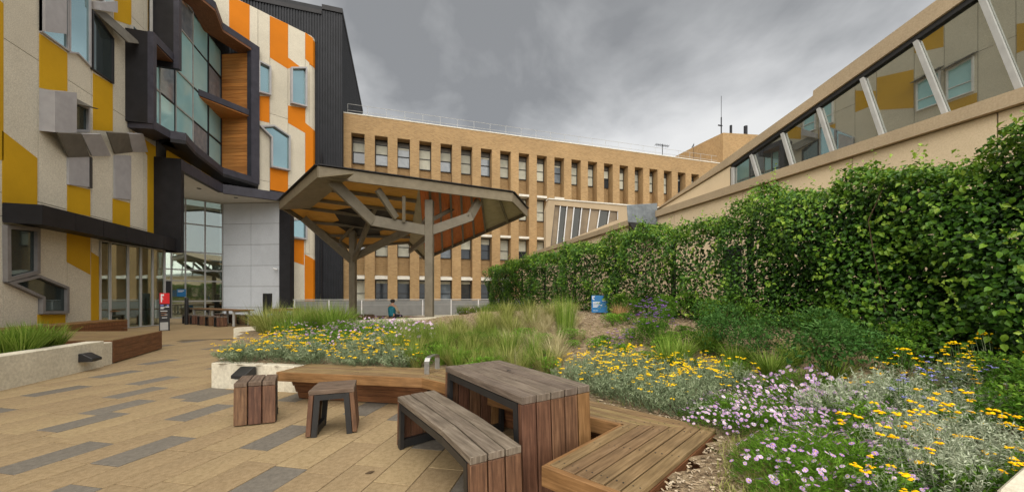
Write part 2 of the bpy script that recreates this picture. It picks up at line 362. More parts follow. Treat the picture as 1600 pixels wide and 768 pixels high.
# ================================================================== GROUND AND PAVING
g = MB(); g.poly([(-400, -300), (400, -300), (400, 600), (-400, 600)], -.5, -.06); struct(g.build('ground', 'soil_far'))
g = MB(); g.box(-16, 12, -3, 27.2, -.06, -.012); struct(g.build('paving_base', 'paving_far'))
PD = (math.sin(R(28)), math.cos(R(28))); QD = (math.cos(R(28)), -math.sin(R(28)))
# plan of the zig-zag bench and the planted bed
BI = [(-1.45, 5.25), (.25, 4.38), (1.59, 2.35), (.80, 1.91)]
BO = [(-1.19, 5.74), (.63, 4.80), (2.17, 2.07), (1.07, 1.475)]
L0, L1 = (-2.67, 6.44), (-4.75, 14.4)
BED = [L0, (-1.30, 5.72), BO[0], BO[1], BO[2], BO[3], (.55, 1.0), (1.6, .62), (4.0, .25), (8.1, .1), (8.1, 14.9), (4.7, 14.05), (-1.9, 12.55), (-3.9, 12.3), L1]
FRONT = [L0, BO[0], BO[1], BO[2], BO[3], (.9, .85), (8.1, .1)]
def bed_z(x, y):
    d = seg_dist(x, y, FRONT)
    h = .36+.55*smooth(.1, 3.6, d)*(.30+.70*smooth(-2.0, 3.2, x))
    bk = seg_dist(x, y, [(-4.6, 12.4), (-1.95, 12.6), (1.2, 13.3), (4.65, 14.0)]); h = .36+(h-.36)*smooth(.2, 3.2, bk)
    return h+.025*math.sin(x*5.1+y*2.3)*math.sin(y*4.3-x*1.7)*min(1, d)
def on_bed(px, py):
    z = .6
    for _ in range(14):
        p = on_z(px, py, z); z = .5*z+.5*bed_z(p.x, p.y)
    return Vector((p.x, p.y, bed_z(p.x, p.y)))
def paved(x, y):
    if x < -5.43 and y < 9.25: return False
    if x < -5.6 and y < 11.6: return False
    if pip(x, y, BED) or pip(x, y, BI+BO[::-1]) : return False
    return True
paving = struct(bpy.data.objects.new('paving', None)); COL.objects.link(paving)
dark_at = [on_z(px, py, 0) for px, py in [(80, 671), (55, 714), (237, 710), (418, 681), (437, 752), (150, 640), (92, 609), (200, 612), (232, 606), (342, 643), (296, 613), (620, 650), (10, 640), (130, 765), (735, 757), (700, 690), (335, 618), (160, 588), (250, 590), (470, 622), (575, 640)]]
cand = []
PW, PLN = .30, .60
r0 = random.Random(5)
for iq in range(-40, 30):
    off = r0.choice([0, .2, .33, .5, .7])*PLN+r0.uniform(-.04, .04)
    for ip in range(-6, 40):
        a = ip*PLN+off; q = iq*PW; c = (PD[0]*(a+PLN/2)+QD[0]*(q+PW/2), PD[1]*(a+PLN/2)+QD[1]*(q+PW/2))
        if c[1] > 13.5: continue
        s = to_px((c[0], c[1], 0))
        if s is None or s[2] < 1.2 or not (-160 < s[0] < 1500) or s[1] > 1050: continue
        cs = [(PD[0]*(a+PLN*i)+QD[0]*(q+PW*j), PD[1]*(a+PLN*i)+QD[1]*(q+PW*j)) for i, j in ((0, 0), (1, 0), (1, 1), (0, 1))]
        if not any(paved(*k) for k in cs+[c]): continue
        vis = -40 < s[0] < 1640 and s[1] < 800 and paved(*c) and not (s[0] > 640 and s[1] < 690)
        cand.append((0 if vis else 1, s[2], c))
cand.sort(key=lambda t: (t[0], t[1]))
used = set()
for d in dark_at:
    k = min(range(len(cand)), key=lambda i: (cand[i][2][0]-d.x)**2+(cand[i][2][1]-d.y)**2); used.add(k)
gp = .0035
def paver_pts(c, dz):
    o = []
    for i, j in ((-1, -1), (1, -1), (1, 1), (-1, 1)):
        a, b = i*(PLN/2-gp), j*(PW/2-gp); o.append((c[0]+PD[0]*a+QD[0]*b, c[1]+PD[1]*a+QD[1]*b))
    return o
proto = {}
for key, m in (('t', 'paver_tan'), ('g', 'paver_grey')):
    b = MB(); b.axis = Vector((1, 0, 0)); a, w = PLN/2-gp, PW/2-gp; b.box(-a, a, -w, w, -.03, 0); proto[key] = b.mesh('paver', m, bevel=.0025)
rest = MB(); nst = 0
for i, (nv, dist, c) in enumerate(cand):
    far_dark = i not in used and dist > 6.5 and r0.random() < .10
    key = 'g' if (i in used or far_dark) else 't'
    if i < 300:
        o = link('paver', proto[key], paving); o.location = (c[0], c[1], r0.uniform(-.0012, .0012)); o.rotation_euler = (r0.uniform(-.002, .002), r0.uniform(-.002, .002), R(90-28))
    else:
        rest.m = 1 if key == 'g' else 0; pts = paver_pts(c, 0); z = r0.uniform(-.001, .001); rest.poly(pts, -.01, z)
rest.build('paver', ['paver_tan', 'paver_grey'], paving, kind='stuff')
jb = MB(); jb.poly([(-6.5, .2), (3, .2), (3, 13.9), (-6.5, 13.9)], -.011, -.006); struct(jb.build('paving_bed', 'paver_joint'))

# ---- planted bed, mulch
N = .14; xs = np.arange(-5.2, 8.2, N); ys = np.arange(.0, 15.2, N); vid = {}; vs = []; fs = []
def gv(i, j):
    if (i, j) not in vid: vid[(i, j)] = len(vs); vs.append((xs[i], ys[j], bed_z(xs[i], ys[j])))
    return vid[(i, j)]
inside = {(i, j): pip(xs[i], ys[j], BED) for i in range(len(xs)) for j in range(len(ys))}
for i in range(len(xs)-1):
    for j in range(len(ys)-1):
        if sum(inside[(i+a, j+b)] for a in (0, 1) for b in (0, 1)) >= 3: fs.append([gv(i, j), gv(i+1, j), gv(i+1, j+1), gv(i, j+1)])
b = MB(); b.v = vs; b.f = fs; b.ax = [Vector((1, 0, 0))]*len(fs); b.mi = [0]*len(fs)
struct(b.build('garden_bed', 'mulch'))
b = MB(); b.poly([(-4.6, 13.0), (-1.9, 12.8), (4.7, 14.3), (8.1, 15.0), (8.1, 21), (1, 21), (-1, 17.5)], -.02, .30); struct(b.build('upper_terrace', 'concrete_pale'))
b = MB(); b.poly([(2.3, 14.0), (8.0, 15.2), (8.0, 21.5), (4.6, 21.5), (2.6, 17)], .28, .62); struct(b.build('rear_garden_bed', 'mulch'))

# ---- walls of the beds
def wall_strip(name, a, b_, w, z0, z1, m, label, cat='low wall', z1b=None):
    a = Vector((*a, 0)); b_ = Vector((*b_, 0)); d = (b_-a).normalized(); n = Vector((-d.y, d.x, 0))*w; zb = z1 if z1b is None else z1b
    mb = MB(); mb.axis = d
    mb.prism([a+Vector((0, 0, z0)), b_+Vector((0, 0, z0)), b_+n+Vector((0, 0, z0)), a+n+Vector((0, 0, z0))], [a+Vector((0, 0, z1)), b_+Vector((0, 0, zb)), b_+n+Vector((0, 0, zb)), a+n+Vector((0, 0, z1))])
    return mb
t = thing('planter_wall', 'pale concrete planter edge below the yellow flowers beside the long timber bench', 'planter wall', (-2.67, 6.44, 0))
wall_strip('', L0, (-1.27, 5.69), .16, -.02, .365, '', '').build('wall_face', 'concrete_pale', t, bevel=.008)
wall_strip('', (L0[0]+.0, L0[1]+.165), L1, -.16, -.02, .36, '', '').build('side_wall', 'concrete_pale', t, bevel=.008)
t = thing('retaining_wall', 'pale low concrete wall running behind the flower bed below the pavilion', 'retaining wall', (-1.9, 12.5, 0))
pts = [(-4.6, 12.4), (-1.95, 12.6), (1.2, 13.3), (4.65, 14.0)]; zz = [.40, .52, .58, .66]
for k in range(3): wall_strip('', pts[k], pts[k+1], .3, 0, zz[k]+.03, '', '', z1b=zz[k+1]+.03).build('wall_section', 'concrete_pale', t)
b = wall_strip('', (2.2, .80), (3.4, 1.02), -.25, 0, .60, '', ''); tag(b.build('concrete_edging', 'concrete_pale', bevel=.01), 'pale concrete edging at the foot of the silver bush in the near corner', 'edging')
# left planter
t = thing('concrete_planter', 'long white concrete planter wall with grass and a black wedge light on it', 'planter', (-5.45, 6, 0))
for y0, y1 in ((1.0, 3.9), (3.906, 6.9), (6.906, 9.0)):
    MB().box(-5.72, -5.45, y0, y1, -.02, .49).build('wall_panel', 'concrete_pale', t, bevel=.008)
MB().box(-5.76, -5.50, 9.0, 9.30, -.02, .44).build('end_block', 'concrete_pale', t, bevel=.008)
MB().box(-9.4, -5.72, 1.0, 8.9, .0, .40).build('soil', 'mulch', t)
t = thing('timber_platform', 'low reddish timber platform at the end of the white planter', 'timber bench', (-7, 10.5, 0))
P4 = [(-5.52, 9.32), (-5.86, 11.55), (-9.4, 12.4), (-9.4, 10.2)]
for k in range(3):
    z0, z1 = .02+.147*k, .02+.147*k+.143
    for a, c in ((0, 1), (1, 2), (3, 0)):
        m = MB(); A, B = Vector((*P4[a], 0)), Vector((*P4[c], 0)); m.beam(A+Vector((0, 0, (z0+z1)/2)), B+Vector((0, 0, (z0+z1)/2)), .04, z1-z0); m.build('cladding_board', 'wood_deckred', t)
MB().poly([(P4[0][0]-.03, P4[0][1]+.03), (P4[1][0]-.03, P4[1][1]-.03), (P4[2][0]+.03, P4[2][1]-.03), (P4[3][0]+.03, P4[3][1]+.03)], .02, .42).build('core', 'black_steel', t)
for k in range(14):
    f0, f1 = k/14+.003, (k+1)/14-.003; lerp = lambda a, c, f: (a[0]+(c[0]-a[0])*f, a[1]+(c[1]-a[1])*f)
    m = MB(); m.axis = Vector((-1, .2, 0)).normalized(); m.poly([lerp(P4[0], P4[1], f0), lerp(P4[0], P4[1], f1), lerp(P4[3], P4[2], f1), lerp(P4[3], P4[2], f0)], .43, .465); m.build('deck_board', 'wood_deck', t)
t = thing('timber_bench', 'long timber bench against the foot of the cream panelled wall', 'timber bench', (-10.3, 14, 0))
for k in range(4): MB().box(-10.75+k*.20, -10.56+k*.20, 11.2, 17.6, .42, .47).build('seat_board', 'wood_honey', t); 
for k in range(3): MB().box(-10.0, -9.96, 11.2, 17.6, .03+k*.13, .15+k*.13).build('front_board', 'wood_deckred', t)
MB().box(-10.7, -10.05, 11.25, 17.55, 0, .42).build('core', 'black_steel', t)

# ================================================================== LEFT BUILDING (cream, ochre and orange panels)
LB = thing('panelled_building', 'cream building with ochre and orange panels and black framed bay windows', 'building', (-11.4, 18, 0))
W1 = Wall((-11.4, 0), (-11.4, 22.1)); assert W1.n.x > 0
b = MB(); b.box(-16, -11.46, -4, 22.05, -.05, 18.4); b.build('wall_core', 'joint_dark', LB)
cols = [0, 1.2, 2.4, 3.6, 4.8, 6.0, 7.2, 8.4, 9.6, 10.8, 12.0, 13.2, 14.93, 16.04, 17.13, 18.20, 19.28, 20.29, 21.2, 22.08]
rows = [-.04, 3.75, 4.45, 9.1, 13.75, 18.4]
def cell_panel(w, u0, u1, z0, z1, m, d1=0, name='facade_panel', par=None):
    mb = MB(); w.panel(mb, w.rect(u0+.011, u1-.011, z0+.011, z1-.011), -.06, d1); return mb.build(name, m, par or LB)
rr = random.Random(3)
for i in range(len(cols)-1):
    for j in range(len(rows)-1):
        cell_panel(W1, cols[i], cols[i+1], rows[j], rows[j+1], 'render_cream')
def on_wall(w, pts, m, d1=.008, name='facade_panel', par=None, px=True):
    mb = MB(); w.panel(mb, w.px(pts) if px else pts, -.02, d1); return mb.build(name, m, par or LB)
for pts in ([(-30, -30), (5, 6), (5, 250), (-30, 250)], [(3, 204), (58, 247), (58, 320), (3, 318)], [(61, 52), (105, 83), (105, 146), (61, 137)], [(145, 114), (176, 132), (176, 205), (145, 203)],
            [(105, 288), (141, 296), (141, 338), (105, 330)], [(176, 310), (203, 317), (203, 356), (176, 348)], [(207, 205), (246, 231), (246, 372), (230, 369), (230, 243)],
            [(178, 0), (205, 0), (205, 40), (178, 31)], [(231, -30), (247, -30), (247, 60), (231, 52)],
            [(104, 362), (141, 368), (141, 429), (104, 409)], [(142, 393), (159, 404), (159, 502), (142, 500)], [(58, 491), (102, 491), (102, 506), (58, 505)]):
    on_wall(W1, pts, 'panel_ochre')
def window(w, poly, glass='glass_teal', frame='alu_frame', fw=.07, d=.10, px=True, par=None, mull=(), extra_name='window'):
    poly = w.px(poly) if px else poly
    mb = MB(); inn = w.ring(mb, poly, fw, -.02, d); f = mb.build(extra_name, frame, par or LB)
    gm = MB(); w.panel(gm, inset(poly, fw*.9), -.02, d*.25); gm.build('pane', glass, f)
    for (a, b_) in mull:
        a = w.uz(*a) if px else a; b_ = w.uz(*b_) if px else b_
        m = MB(); m.beam(w.pt(*a, d*.5), w.pt(*b_, d*.5), .05, .05, up=w.n); m.build('mullion', frame, f)
    return f
# ground-floor odd-shaped windows
window(W1, [(3, 351), (56, 356), (56, 427), (4, 440)], 'glass_dark', 'frame_grey', .11, .12)
window(W1, [(4, 441), (55, 429), (102, 448), (102, 489), (60, 490), (60, 466)], 'glass_dark', 'frame_grey', .09, .12)
# upper slanting window band and its hood
window(W1, [(61, -25), (104, -30), (104, 80), (61, 50)], 'glass_teal', 'lilac_metal', .05, .08)
window(W1, [(105, -30), (139, -30), (139, 105), (119, 84), (105, 82)], 'glass_teal', 'lilac_metal', .05, .08)
window(W1, [(141, 14), (175, 60), (175, 131), (141, 108)], 'glass_dark', 'dark_frame', .06, .08)
def hood(w, p4, out0, out1, m, name='sun_hood'):
    """a folded metal flap: two upper corners on the wall, two lower ones standing out"""
    uz = w.px(p4); mb = MB(); mb.axis = w.d.copy()
    a = [w.pt(*uz[0], out0), w.pt(*uz[1], out0), w.pt(*uz[2], out1), w.pt(*uz[3], out1)]; n = (a[1]-a[0]).cross(a[3]-a[0]).normalized()*.03
    mb.prism([p-n for p in a], [p+n for p in a]); return mb.build(name, m, LB)
def side_box(w, pts, d, m, name='window_return'):
    mb = MB(); w.panel(mb, w.px(pts), -.02, d); return mb.build(name, m, LB)
side_box(W1, [(61, -20), (95, -20), (95, 52), (61, 48)], .16, 'lilac_metal')
hood(W1, [(144, 17), (163, 20), (200, 66), (178, 63)], .05, .45, 'bronze_metal')
side_box(W1, [(143, 2), (172, 0), (172, 18), (144, 14)], .25, 'lilac_metal')
# two stepped box windows below
side_box(W1, [(61, 139), (97, 142), (97, 205), (61, 204)], .40, 'lilac_metal')
window(W1, [(99, 150), (136, 168), (136, 206), (99, 205)], 'glass_dark', 'lilac_metal', .08, .10)
hood(W1, [(97, 142), (134, 166), (134, 168), (97, 160)], .05, .36, 'bronze_metal')
for dx, dy in ((0, 0), (82, 1)):
    hood(W1, [(63+dx, 204+dy), (101+dx, 206+dy), (136+dx, 244+dy), (103+dx, 245+dy)] if not dx else [(145, 204), (180, 206), (203, 237), (176, 240)], .42, .06, 'bronze_metal')
    hood(W1, [(103, 206), (135, 207), (170, 243), (140, 243)] if not dx else [(178, 206), (205, 207), (228, 237), (205, 237)], .40, .05, 'lilac_metal')
side_box(W1, [(104, 222), (136, 245), (136, 292), (104, 288)], .07, 'lilac_metal')
side_box(W1, [(137, 244), (140, 246), (140, 294), (137, 293)], .09, 'joint_dark')
side_box(W1, [(177, 242), (202, 243), (202, 312), (177, 309)], .07, 'lilac_metal')
# the part of the facade nearer than the picture's edge and above it (seen in the raking glass opposite)
for i in range(len(cols)-1):
    u0, u1 = cols[i], cols[i+1]
    for j, z0 in enumerate((6.2, 10.9, 15.4)):
        if u0 > 13:
            if j == 0 or u0 > 20: continue
            if j == 1: z0 = 11.2 if u0 < 17 else (12.2 if u0 < 19 else 13.2)
        k = (i*2+j*3) % 5
        if k == 0: on_wall(W1, [(u0+.02, z0+.9), (u1-.02, z0+1.6), (u1-.02, z0+3.6), (u0+.02, z0+3.1)], 'panel_ochre', px=False)
        elif k == 2: on_wall(W1, [(u0+.02, z0+2.0), (u1-.02, z0+2.0), (u1-.02, z0+3.4), (u0+.02, z0+2.8)], 'panel_ochre', px=False)
        elif k in (1, 3):
            window(W1, [(u0+.12, z0+.9), (u1-.12, z0+.9), (u1-.12, z0+2.5), (u0+.12, z0+2.7)], 'glass_bay', 'white_frame', .06, .12, px=False, mull=[((u0+.12, z0+1.5), (u1-.12, z0+1.5))])
            m = MB(); m.axis = W1.d; m.prism([W1.pt(u0, z0+2.85, 0), W1.pt(u1, z0+2.65, 0), W1.pt(u1, z0+2.7, 0), W1.pt(u0, z0+2.9, 0)], [W1.pt(u0, z0+2.7, .4), W1.pt(u1, z0+2.5, .4), W1.pt(u1, z0+2.55, .4), W1.pt(u0, z0+2.75, .4)]); m.build('sun_hood', 'bronze_metal', LB)
            if k == 1: on_wall(W1, [(u0+.02, z0-.6), (u1-.02, z0-.2), (u1-.02, z0+.8), (u0+.02, z0+.8)], 'panel_ochre', px=False)
# canopy over the ground floor
b = MB(); b.box(-11.42, -10.5, 14.9, 22.0, 3.60, 4.13)
cp = b.build('entrance_canopy', 'charcoal_metal', LB)
for y in (14.9, 16.1, 17.3, 18.5, 19.7, 20.9):
    MB().box(-10.502, -10.488, y+.004, min(y+1.19, 21.99), 3.55, 4.15).build('fascia_sheet', 'charcoal_metal', cp)
MB().box(-11.38, -10.488, 14.886, 14.898, 3.55, 4.15).build('fascia_sheet', 'charcoal_metal', cp)
# storefront glass below the canopy
SF = Wall((-11.36, 18.55), (-10.78, 21.5))
for k, (u0, u1) in enumerate([(0, .38), (.4, 1.15), (1.17, 1.75), (1.77, 2.35), (2.37, 2.99)]):
    f = MB(); SF.ring(f, SF.rect(u0, u1, 0, 3.55), .035, -.03, .03); f = f.build('shopfront_window', 'alu_frame', LB)
    gm = MB(); SF.panel(gm, SF.rect(u0+.03, u1-.03, .03, 3.52), -.006, .006); gm.build('pane', 'glass_clear', f)
SR = Wall((-10.77, 21.52), (-11.6, 23.2))
f = MB(); SR.ring(f, SR.rect(0, SR.len, 0, 3.55), .035, -.03, .03); f = f.build('shopfront_window', 'alu_frame', LB)
gm = MB(); SR.panel(gm, SR.rect(.03, SR.len-.03, .03, 3.5), -.006, .006); gm.build('pane', 'glass_clear', f)
MB().box(-11.449, -11.44, 18.6, 22.0, 0, 3.55).build('dark_interior', 'dark_frame', LB)
MB().box(-11.43, -11.2, 18.9, 21.2, .72, .76).build('counter', 'wood_honey', LB)

# ---- dark framed bay
def band(path, z0, z1, depth, m, name, closed_ends=True):
    """an upright ribbon along a plan path, thickened away from the court"""
    n = len(path); ins = []
    for i in range(n):
        p = Vector(path[i]); d = (Vector(path[min(i+1, n-1)])-Vector(path[max(i-1, 0)])).normalized(); ins.append(p+Vector((-d.y, d.x))*depth)
    mb = MB()
    for i in range(n-1):
        mb.axis = Vector((*(Vector(path[i+1])-Vector(path[i])), 0)).normalized()
        mb.poly([tuple(path[i]), tuple(path[i+1]), tuple(ins[i+1]), tuple(ins[i])], z0, z1)
    return mb.build(name, m, LB)
pathB = [(-10.40, 20.0), (-10.27, 20.95), (-9.72, 21.05), (-10.0, 22.5), (-10.18, 26.0), (-8.92, 27.8)]
pathT = [(-10.2, 21.5), (-10.35, 23.2), (-9.86, 24.3), (-10.18, 26.0), (-8.92, 27.8)]
band(pathB, 8.72, 9.08, 1.1, 'purple_grey_metal', 'bay_sill')
band(pathB[1:], 8.55, 8.715, 1.1, 'charcoal_metal', 'bay_underside')
band(pathT, 17.35, 17.75, .9, 'purple_grey_metal', 'bay_head')
band([(x-.02, y) for x, y in pathT], 17.22, 17.345, 1.1, 'wood_deckred', 'bay_soffit')
# near cheek and the lower box
MB().box(-11.4, -10.62, 20.0, 20.18, 8.95, 12.97).build('bay_cheek', 'charcoal_metal', LB)
b = MB(); b.axis = Vector((0, 0, 1)); b.box(-10.615, -10.40, 19.985, 20.2, 8.95, 12.99); b.build('bay_jamb', 'purple_grey_metal', LB)
b = MB(); b.axis = Vector((0, 1, 0)); b.box(-11.4, -10.40, 20.205, 21.6, 12.62, 12.99); b.build('box_head', 'purple_grey_metal', LB)
MB().box(-11.38, -10.45, 20.21, 21.55, 12.56, 12.615).build('box_soffit', 'wood_deckred', LB)
# upper cheek
MB().box(-11.4, -10.42, 21.5, 21.68, 12.3, 19.5).build('bay_cheek', 'charcoal_metal', LB)
b = MB(); b.axis = Vector((0, 0, 1)); b.box(-10.415, -10.2, 21.48, 21.72, 12.3, 19.5); b.build('bay_jamb', 'purple_grey_metal', LB)
# right jamb, timber reveals, the landing between the two storeys
b = MB(); b.axis = Vector((0, 0, 1)); b.poly([(-9.2, 27.42), (-8.88, 27.86), (-9.3, 28.15), (-9.5, 27.62)], 8.7, 17.75); b.build('bay_jamb', 'purple_grey_metal', LB)
RV = Wall((-11.25, 28.45), (-9.35, 27.72))
nb = 34
for k in range(nb):
    z0 = 9.08+k*(17.2-9.08)/nb
    m = MB(); RV.panel(m, RV.rect(0, RV.len, z0+.008, z0+(17.2-9.08)/nb-.008), -.05, 0); m.build('timber_board', 'timber_clad', LB)
m = MB(); RV.panel(m, RV.rect(-.02, RV.len+.1, 9.0, 17.3), -.12, -.052); m.build('reveal_backing', 'joint_dark', LB)
m = MB(); m.poly([(-11.25, 25.6), (-9.3, 27.55), (-9.25, 27.75), (-11.25, 28.45)], 13.05, 13.40); m.build('landing', 'purple_grey_metal', LB)
m = MB(); m.axis = Vector((.7, .7, 0)); m.poly([(-11.24, 25.75), (-9.4, 27.56), (-9.3, 27.72), (-11.24, 28.43)], 12.98, 13.046); m.build('landing_soffit', 'timber_clad', LB)
BG = Wall((-11.25, 20.1), (-11.25, 28.42))
us = [0, .75, 1.3, 1.95, 3.2, 4.9, 6.6, 8.3]; zs = [9.0, 11.3, 13.2, 15.6, 17.4]
for i in range(len(us)-1):
    for j in range(len(zs)-1):
        if us[i] < 1.3 and zs[j] >= 12.6: continue
        fr = 'alu_frame' if i in (0, 2, 4) else 'dark_frame'
        f = MB(); BG.ring(f, BG.rect(us[i]+.005, us[i+1]-.005, zs[j]+.005, zs[j+1]-.005), .035, -.04, .04 if i % 2 else .07); f = f.build('bay_window', fr, LB)
        gm = MB(); BG.panel(gm, BG.rect(us[i]+.05, us[i+1]-.05, zs[j]+.05, zs[j+1]-.05), -.02, .01); gm.build('pane', 'glass_bay' if (i*3+j) % 5 else 'pane_sky', f)
b = MB(); b.box(-16, -11.3, 22.06, 29.6, 8.0, 19.5); b.build('wall_core', 'joint_dark', LB)
# ---- soffit over the entrance recess and its dark edge
pathS = [(-11.4, 21.9), (-10.3, 21.9), (-10.18, 26.0), (-6.95, 27.2), (-6.9, 27.75)]
mb = MB(); 
for (a, c) in zip(pathS[1:], pathS[2:]):
    A, B = Vector((*a, 0)), Vector((*c, 0)); d = (B-A).normalized(); n = Vector((-d.y, d.x, 0))*.25; mb.axis = d
    mb.prism([A+Vector((0, 0, 7.55)), B+Vector((0, 0, 7.55)), B+n+Vector((0, 0, 7.55)), A+n+Vector((0, 0, 7.55))], [A+Vector((0, 0, 8.08)), B+Vector((0, 0, 8.08)), B+n+Vector((0, 0, 8.08)), A+n+Vector((0, 0, 8.08))])
mb.build('soffit_edge', 'purple_grey_metal', LB)
sf = MB(); sf.poly([(-11.35, 22.1), (-10.45, 22.1), (-10.35, 26.05), (-7.2, 27.25), (-7.7, 27.9), (-11.4, 29.4), (-14.3, 28.2), (-14.3, 22.1)], 7.62, 7.8); sf = sf.build('entrance_soffit', 'soffit_white', LB)
for p in ((-10.0, 27.3), (-11.2, 25.6)): MB().tube((*p, 7.60), (*p, 7.619), .11, 12).build('downlight', 'dark_frame', sf)
b = MB(); b.box(-11.4, -10.52, 21.9, 22.12, 3.5, 8.1); b.build('entrance_fin', 'charcoal_metal', LB)
b = MB(); b.box(-10.515, -10.3, 21.88, 22.14, 3.5, 8.1); b.build('fin_edge', 'charcoal_metal', LB)
# wall above the soffit, behind the bay's underside
U = Wall((-11.0, 22.2), (-10.9, 26.3)); 
for k, m in enumerate(['panel_ochre', 'panel_ochre', 'render_cream', 'panel_ochre']): cell_panel(U, k*1.02, (k+1)*1.02, 8.0, 9.0, m)
# entrance curtain wall
EG = Wall((-14.2, 27.65), (-11.48, 29.28)); L_ = EG.len
us = [0, .62, 1.28, 2.25, L_]; zs = [0, 1.05, 2.35, 3.05, 4.2, 6.0, 7.6]
for i in range(4):
    for j in range(6):
        f = MB(); EG.ring(f, EG.rect(us[i]+.004, us[i+1]-.004, zs[j]+.004, zs[j+1]-.004), .035, -.03, .05); f = f.build('curtain_window', 'alu_frame', LB)
        gm = MB(); EG.panel(gm, EG.rect(us[i]+.03, us[i+1]-.03, zs[j]+.03, zs[j+1]-.03), -.006, .006); gm.build('pane', 'glass_clear', f)
m = MB(); EG.panel(m, EG.rect(-.5, L_+.2, 0, 7.6), -2.2, -2.1); m.build('interior_wall', 'fascia_beige', LB)
m = MB(); EG.panel(m, EG.rect(1.3, L_, .0, 1.0), -.5, -.45); m.build('inner_counter', 'dark_frame', LB)
m = MB(); EG.panel(m, EG.rect(0, L_, 3.0, 3.4), -1.6, -.1); m.build('inner_floor', 'soffit_white', LB)
b = MB(); b.box(-16, -11.45, 22.06, 22.3, 0, 8.0); b.build('recess_wall', 'joint_dark', LB)
m = MB(); EG.panel(m, EG.rect(.02, .60, 0, 2.3), .05, .10); m.build('entrance_door', 'dark_frame', LB)
# grey tiled wall
GT = Wall((-11.45, 29.25), (-7.72, 27.76))
m = MB(); GT.panel(m, GT.rect(0, GT.len, 0, 7.62), -.2, -.03); m.build('wall_backing', 'joint_dark', LB)
ub = [0, GT.len*.5, GT.len]; zb = [-.02, .62, 2.02, 3.42, 4.82, 6.22, 7.6]
for i in range(2):
    for j in range(6): cell_panel(GT, ub[i], ub[i+1], zb[j], zb[j+1], 'grey_tile', 0, 'grey_tile')
b = MB(); b.axis = Vector((0, 0, 1)); b.poly([(-7.70, 27.72), (-7.0, 27.42), (-6.85, 27.8), (-7.55, 28.1)], 0, 7.6); b.build('dark_pier', 'charcoal_metal', LB)
# ---- W2: the angled orange and cream wall, with rounded end
W2 = Wall((-9.05, 28.1), (-6.35, 29.76)); uE = W2.len
m = MB(); W2.panel(m, W2.rect(1.55, uE, 0, 20.3), -1.2, -.06); m.build('wall_core', 'joint_dark', LB)
m = MB(); W2.panel(m, W2.rect(-.1, 1.54, 7.9, 20.3), -1.2, -.06); m.build('wall_core', 'joint_dark', LB)
m = MB(); W2.panel(m, W2.rect(-2.4, -.11, 17.8, 20.3), -1.2, -.06); m.build('wall_core', 'joint_dark', LB)
cell_panel(W2, -2.4, -1.15, 17.8, 20.4, 'render_cream'); cell_panel(W2, -1.15, 0, 17.8, 20.4, 'render_cream')
cu = [0] + [W2.uz(x, 200)[0] for x in (421.7, 450, 477)]; cu.append(uE)
rowz = [-.04, 4.45, 9.1, 13.75, 20.4]
for i in range(4):
    for j in range(4):
        if i == 0 and j == 0: continue
        if i == 0 and j == 1: cell_panel(W2, cu[0], cu[1], 8.1, 9.1, 'render_cream'); continue
        if i == 1 and j < 2: cell_panel(W2, 1.55, cu[2], rowz[j], rowz[j+1], 'render_cream') if cu[2] > 1.6 else None; continue
        cell_panel(W2, cu[i], cu[i+1], rowz[j], rowz[j+1], 'render_cream')
# rounded corner at the end
def curve_panel(z0, z1, m, r=.55, d=0, name='corner_panel'):
    c = W2.pt(uE, 0, -r); pts = []
    for k in range(7):
        a = R(90)*k/6*1.15; pts.append(c+W2.n*(math.cos(a)*(r+d))+W2.d*(math.sin(a)*(r+d)))
    mb = MB(); mb.axis = W2.d.copy()
    inner = [c+(p-c)*.85 for p in pts]; loop = [(p.x, p.y) for p in pts]+[(p.x, p.y) for p in inner[::-1]]
    vs = [(x, y, z) for z in (z0, z1) for x, y in loop]; n = len(loop); fs = []
    for k in range(6): fs += [[k, k+1, n+k+1, n+k], [n-1-k, n-2-k, 2*n-2-k, 2*n-1-k], [k, k+1, n-2-k, n-1-k], [n+k, n+k+1, 2*n-2-k, 2*n-1-k]]
    fs += [[0, n-1, 2*n-1, n], [6, 7, n+7, n+6]]
    mb.add(vs, fs); return mb.build(name, m, LB)
for j in range(4): curve_panel(rowz[j]+.006, rowz[j+1]-.006, 'render_cream')
for px0, px1 in ((62, 104), (202, 275), (405, 470)):
    curve_panel(W2.uz(490, px1)[1], W2.uz(490, px0)[1], 'panel_orange', d=.006)
for pts in ([(358, -6), (390, 8), (390, 67), (358, 44)], [(421.7, 25), (450, 38), (450, 108), (421.7, 90)], [(450, 90), (468, 104), (450, 107)], [(477, 51), (489, 60), (489, 104), (477, 92)],
            [(450, 165), (477, 169), (477, 208), (450, 192)], [(404, 150), (421, 151), (421, 192), (404, 188)], [(477, 192), (489, 202), (489, 275), (477, 279)],
            [(422, 262), (450, 268), (450, 301), (422, 296)], [(452, 373), (475, 375), (475, 414), (452, 406)], [(476, 397), (489, 404), (489, 470), (476, 470)]):
    on_wall(W2, pts, 'panel_orange')
def hooded(pts, mull=()):
    f = window(W2, pts, 'glass_teal', 'lilac_metal', .10, .30, mull=mull); return f
hooded([(402, 96), (422, 106), (422, 151), (402, 146)])
hooded([(453, 107), (478, 107), (478, 169), (453, 163)])
hooded([(404, 198), (427, 197), (452, 214), (452, 268), (422, 262), (422, 216)])
hooded([(452, 343), (478, 341), (478, 375), (452, 371)])
# top edge: cut the skyline down to the right
# cctv camera on the grey wall
p = GT.pt(GT.len*.97, GT.uz(435, 420)[1], 0)
t = thing('security_camera', 'small white security camera on the grey tiled wall', 'security camera', p)
MB().beam(p, p+GT.n*.18, .05, .05).build('bracket', 'white_frame', t)
MB().tube(p+GT.n*.18+Vector((-.14, 0, .02)), p+GT.n*.20+Vector((.14, -.04, -.05)), .055, 10).build('camera_body', 'white_frame', t)
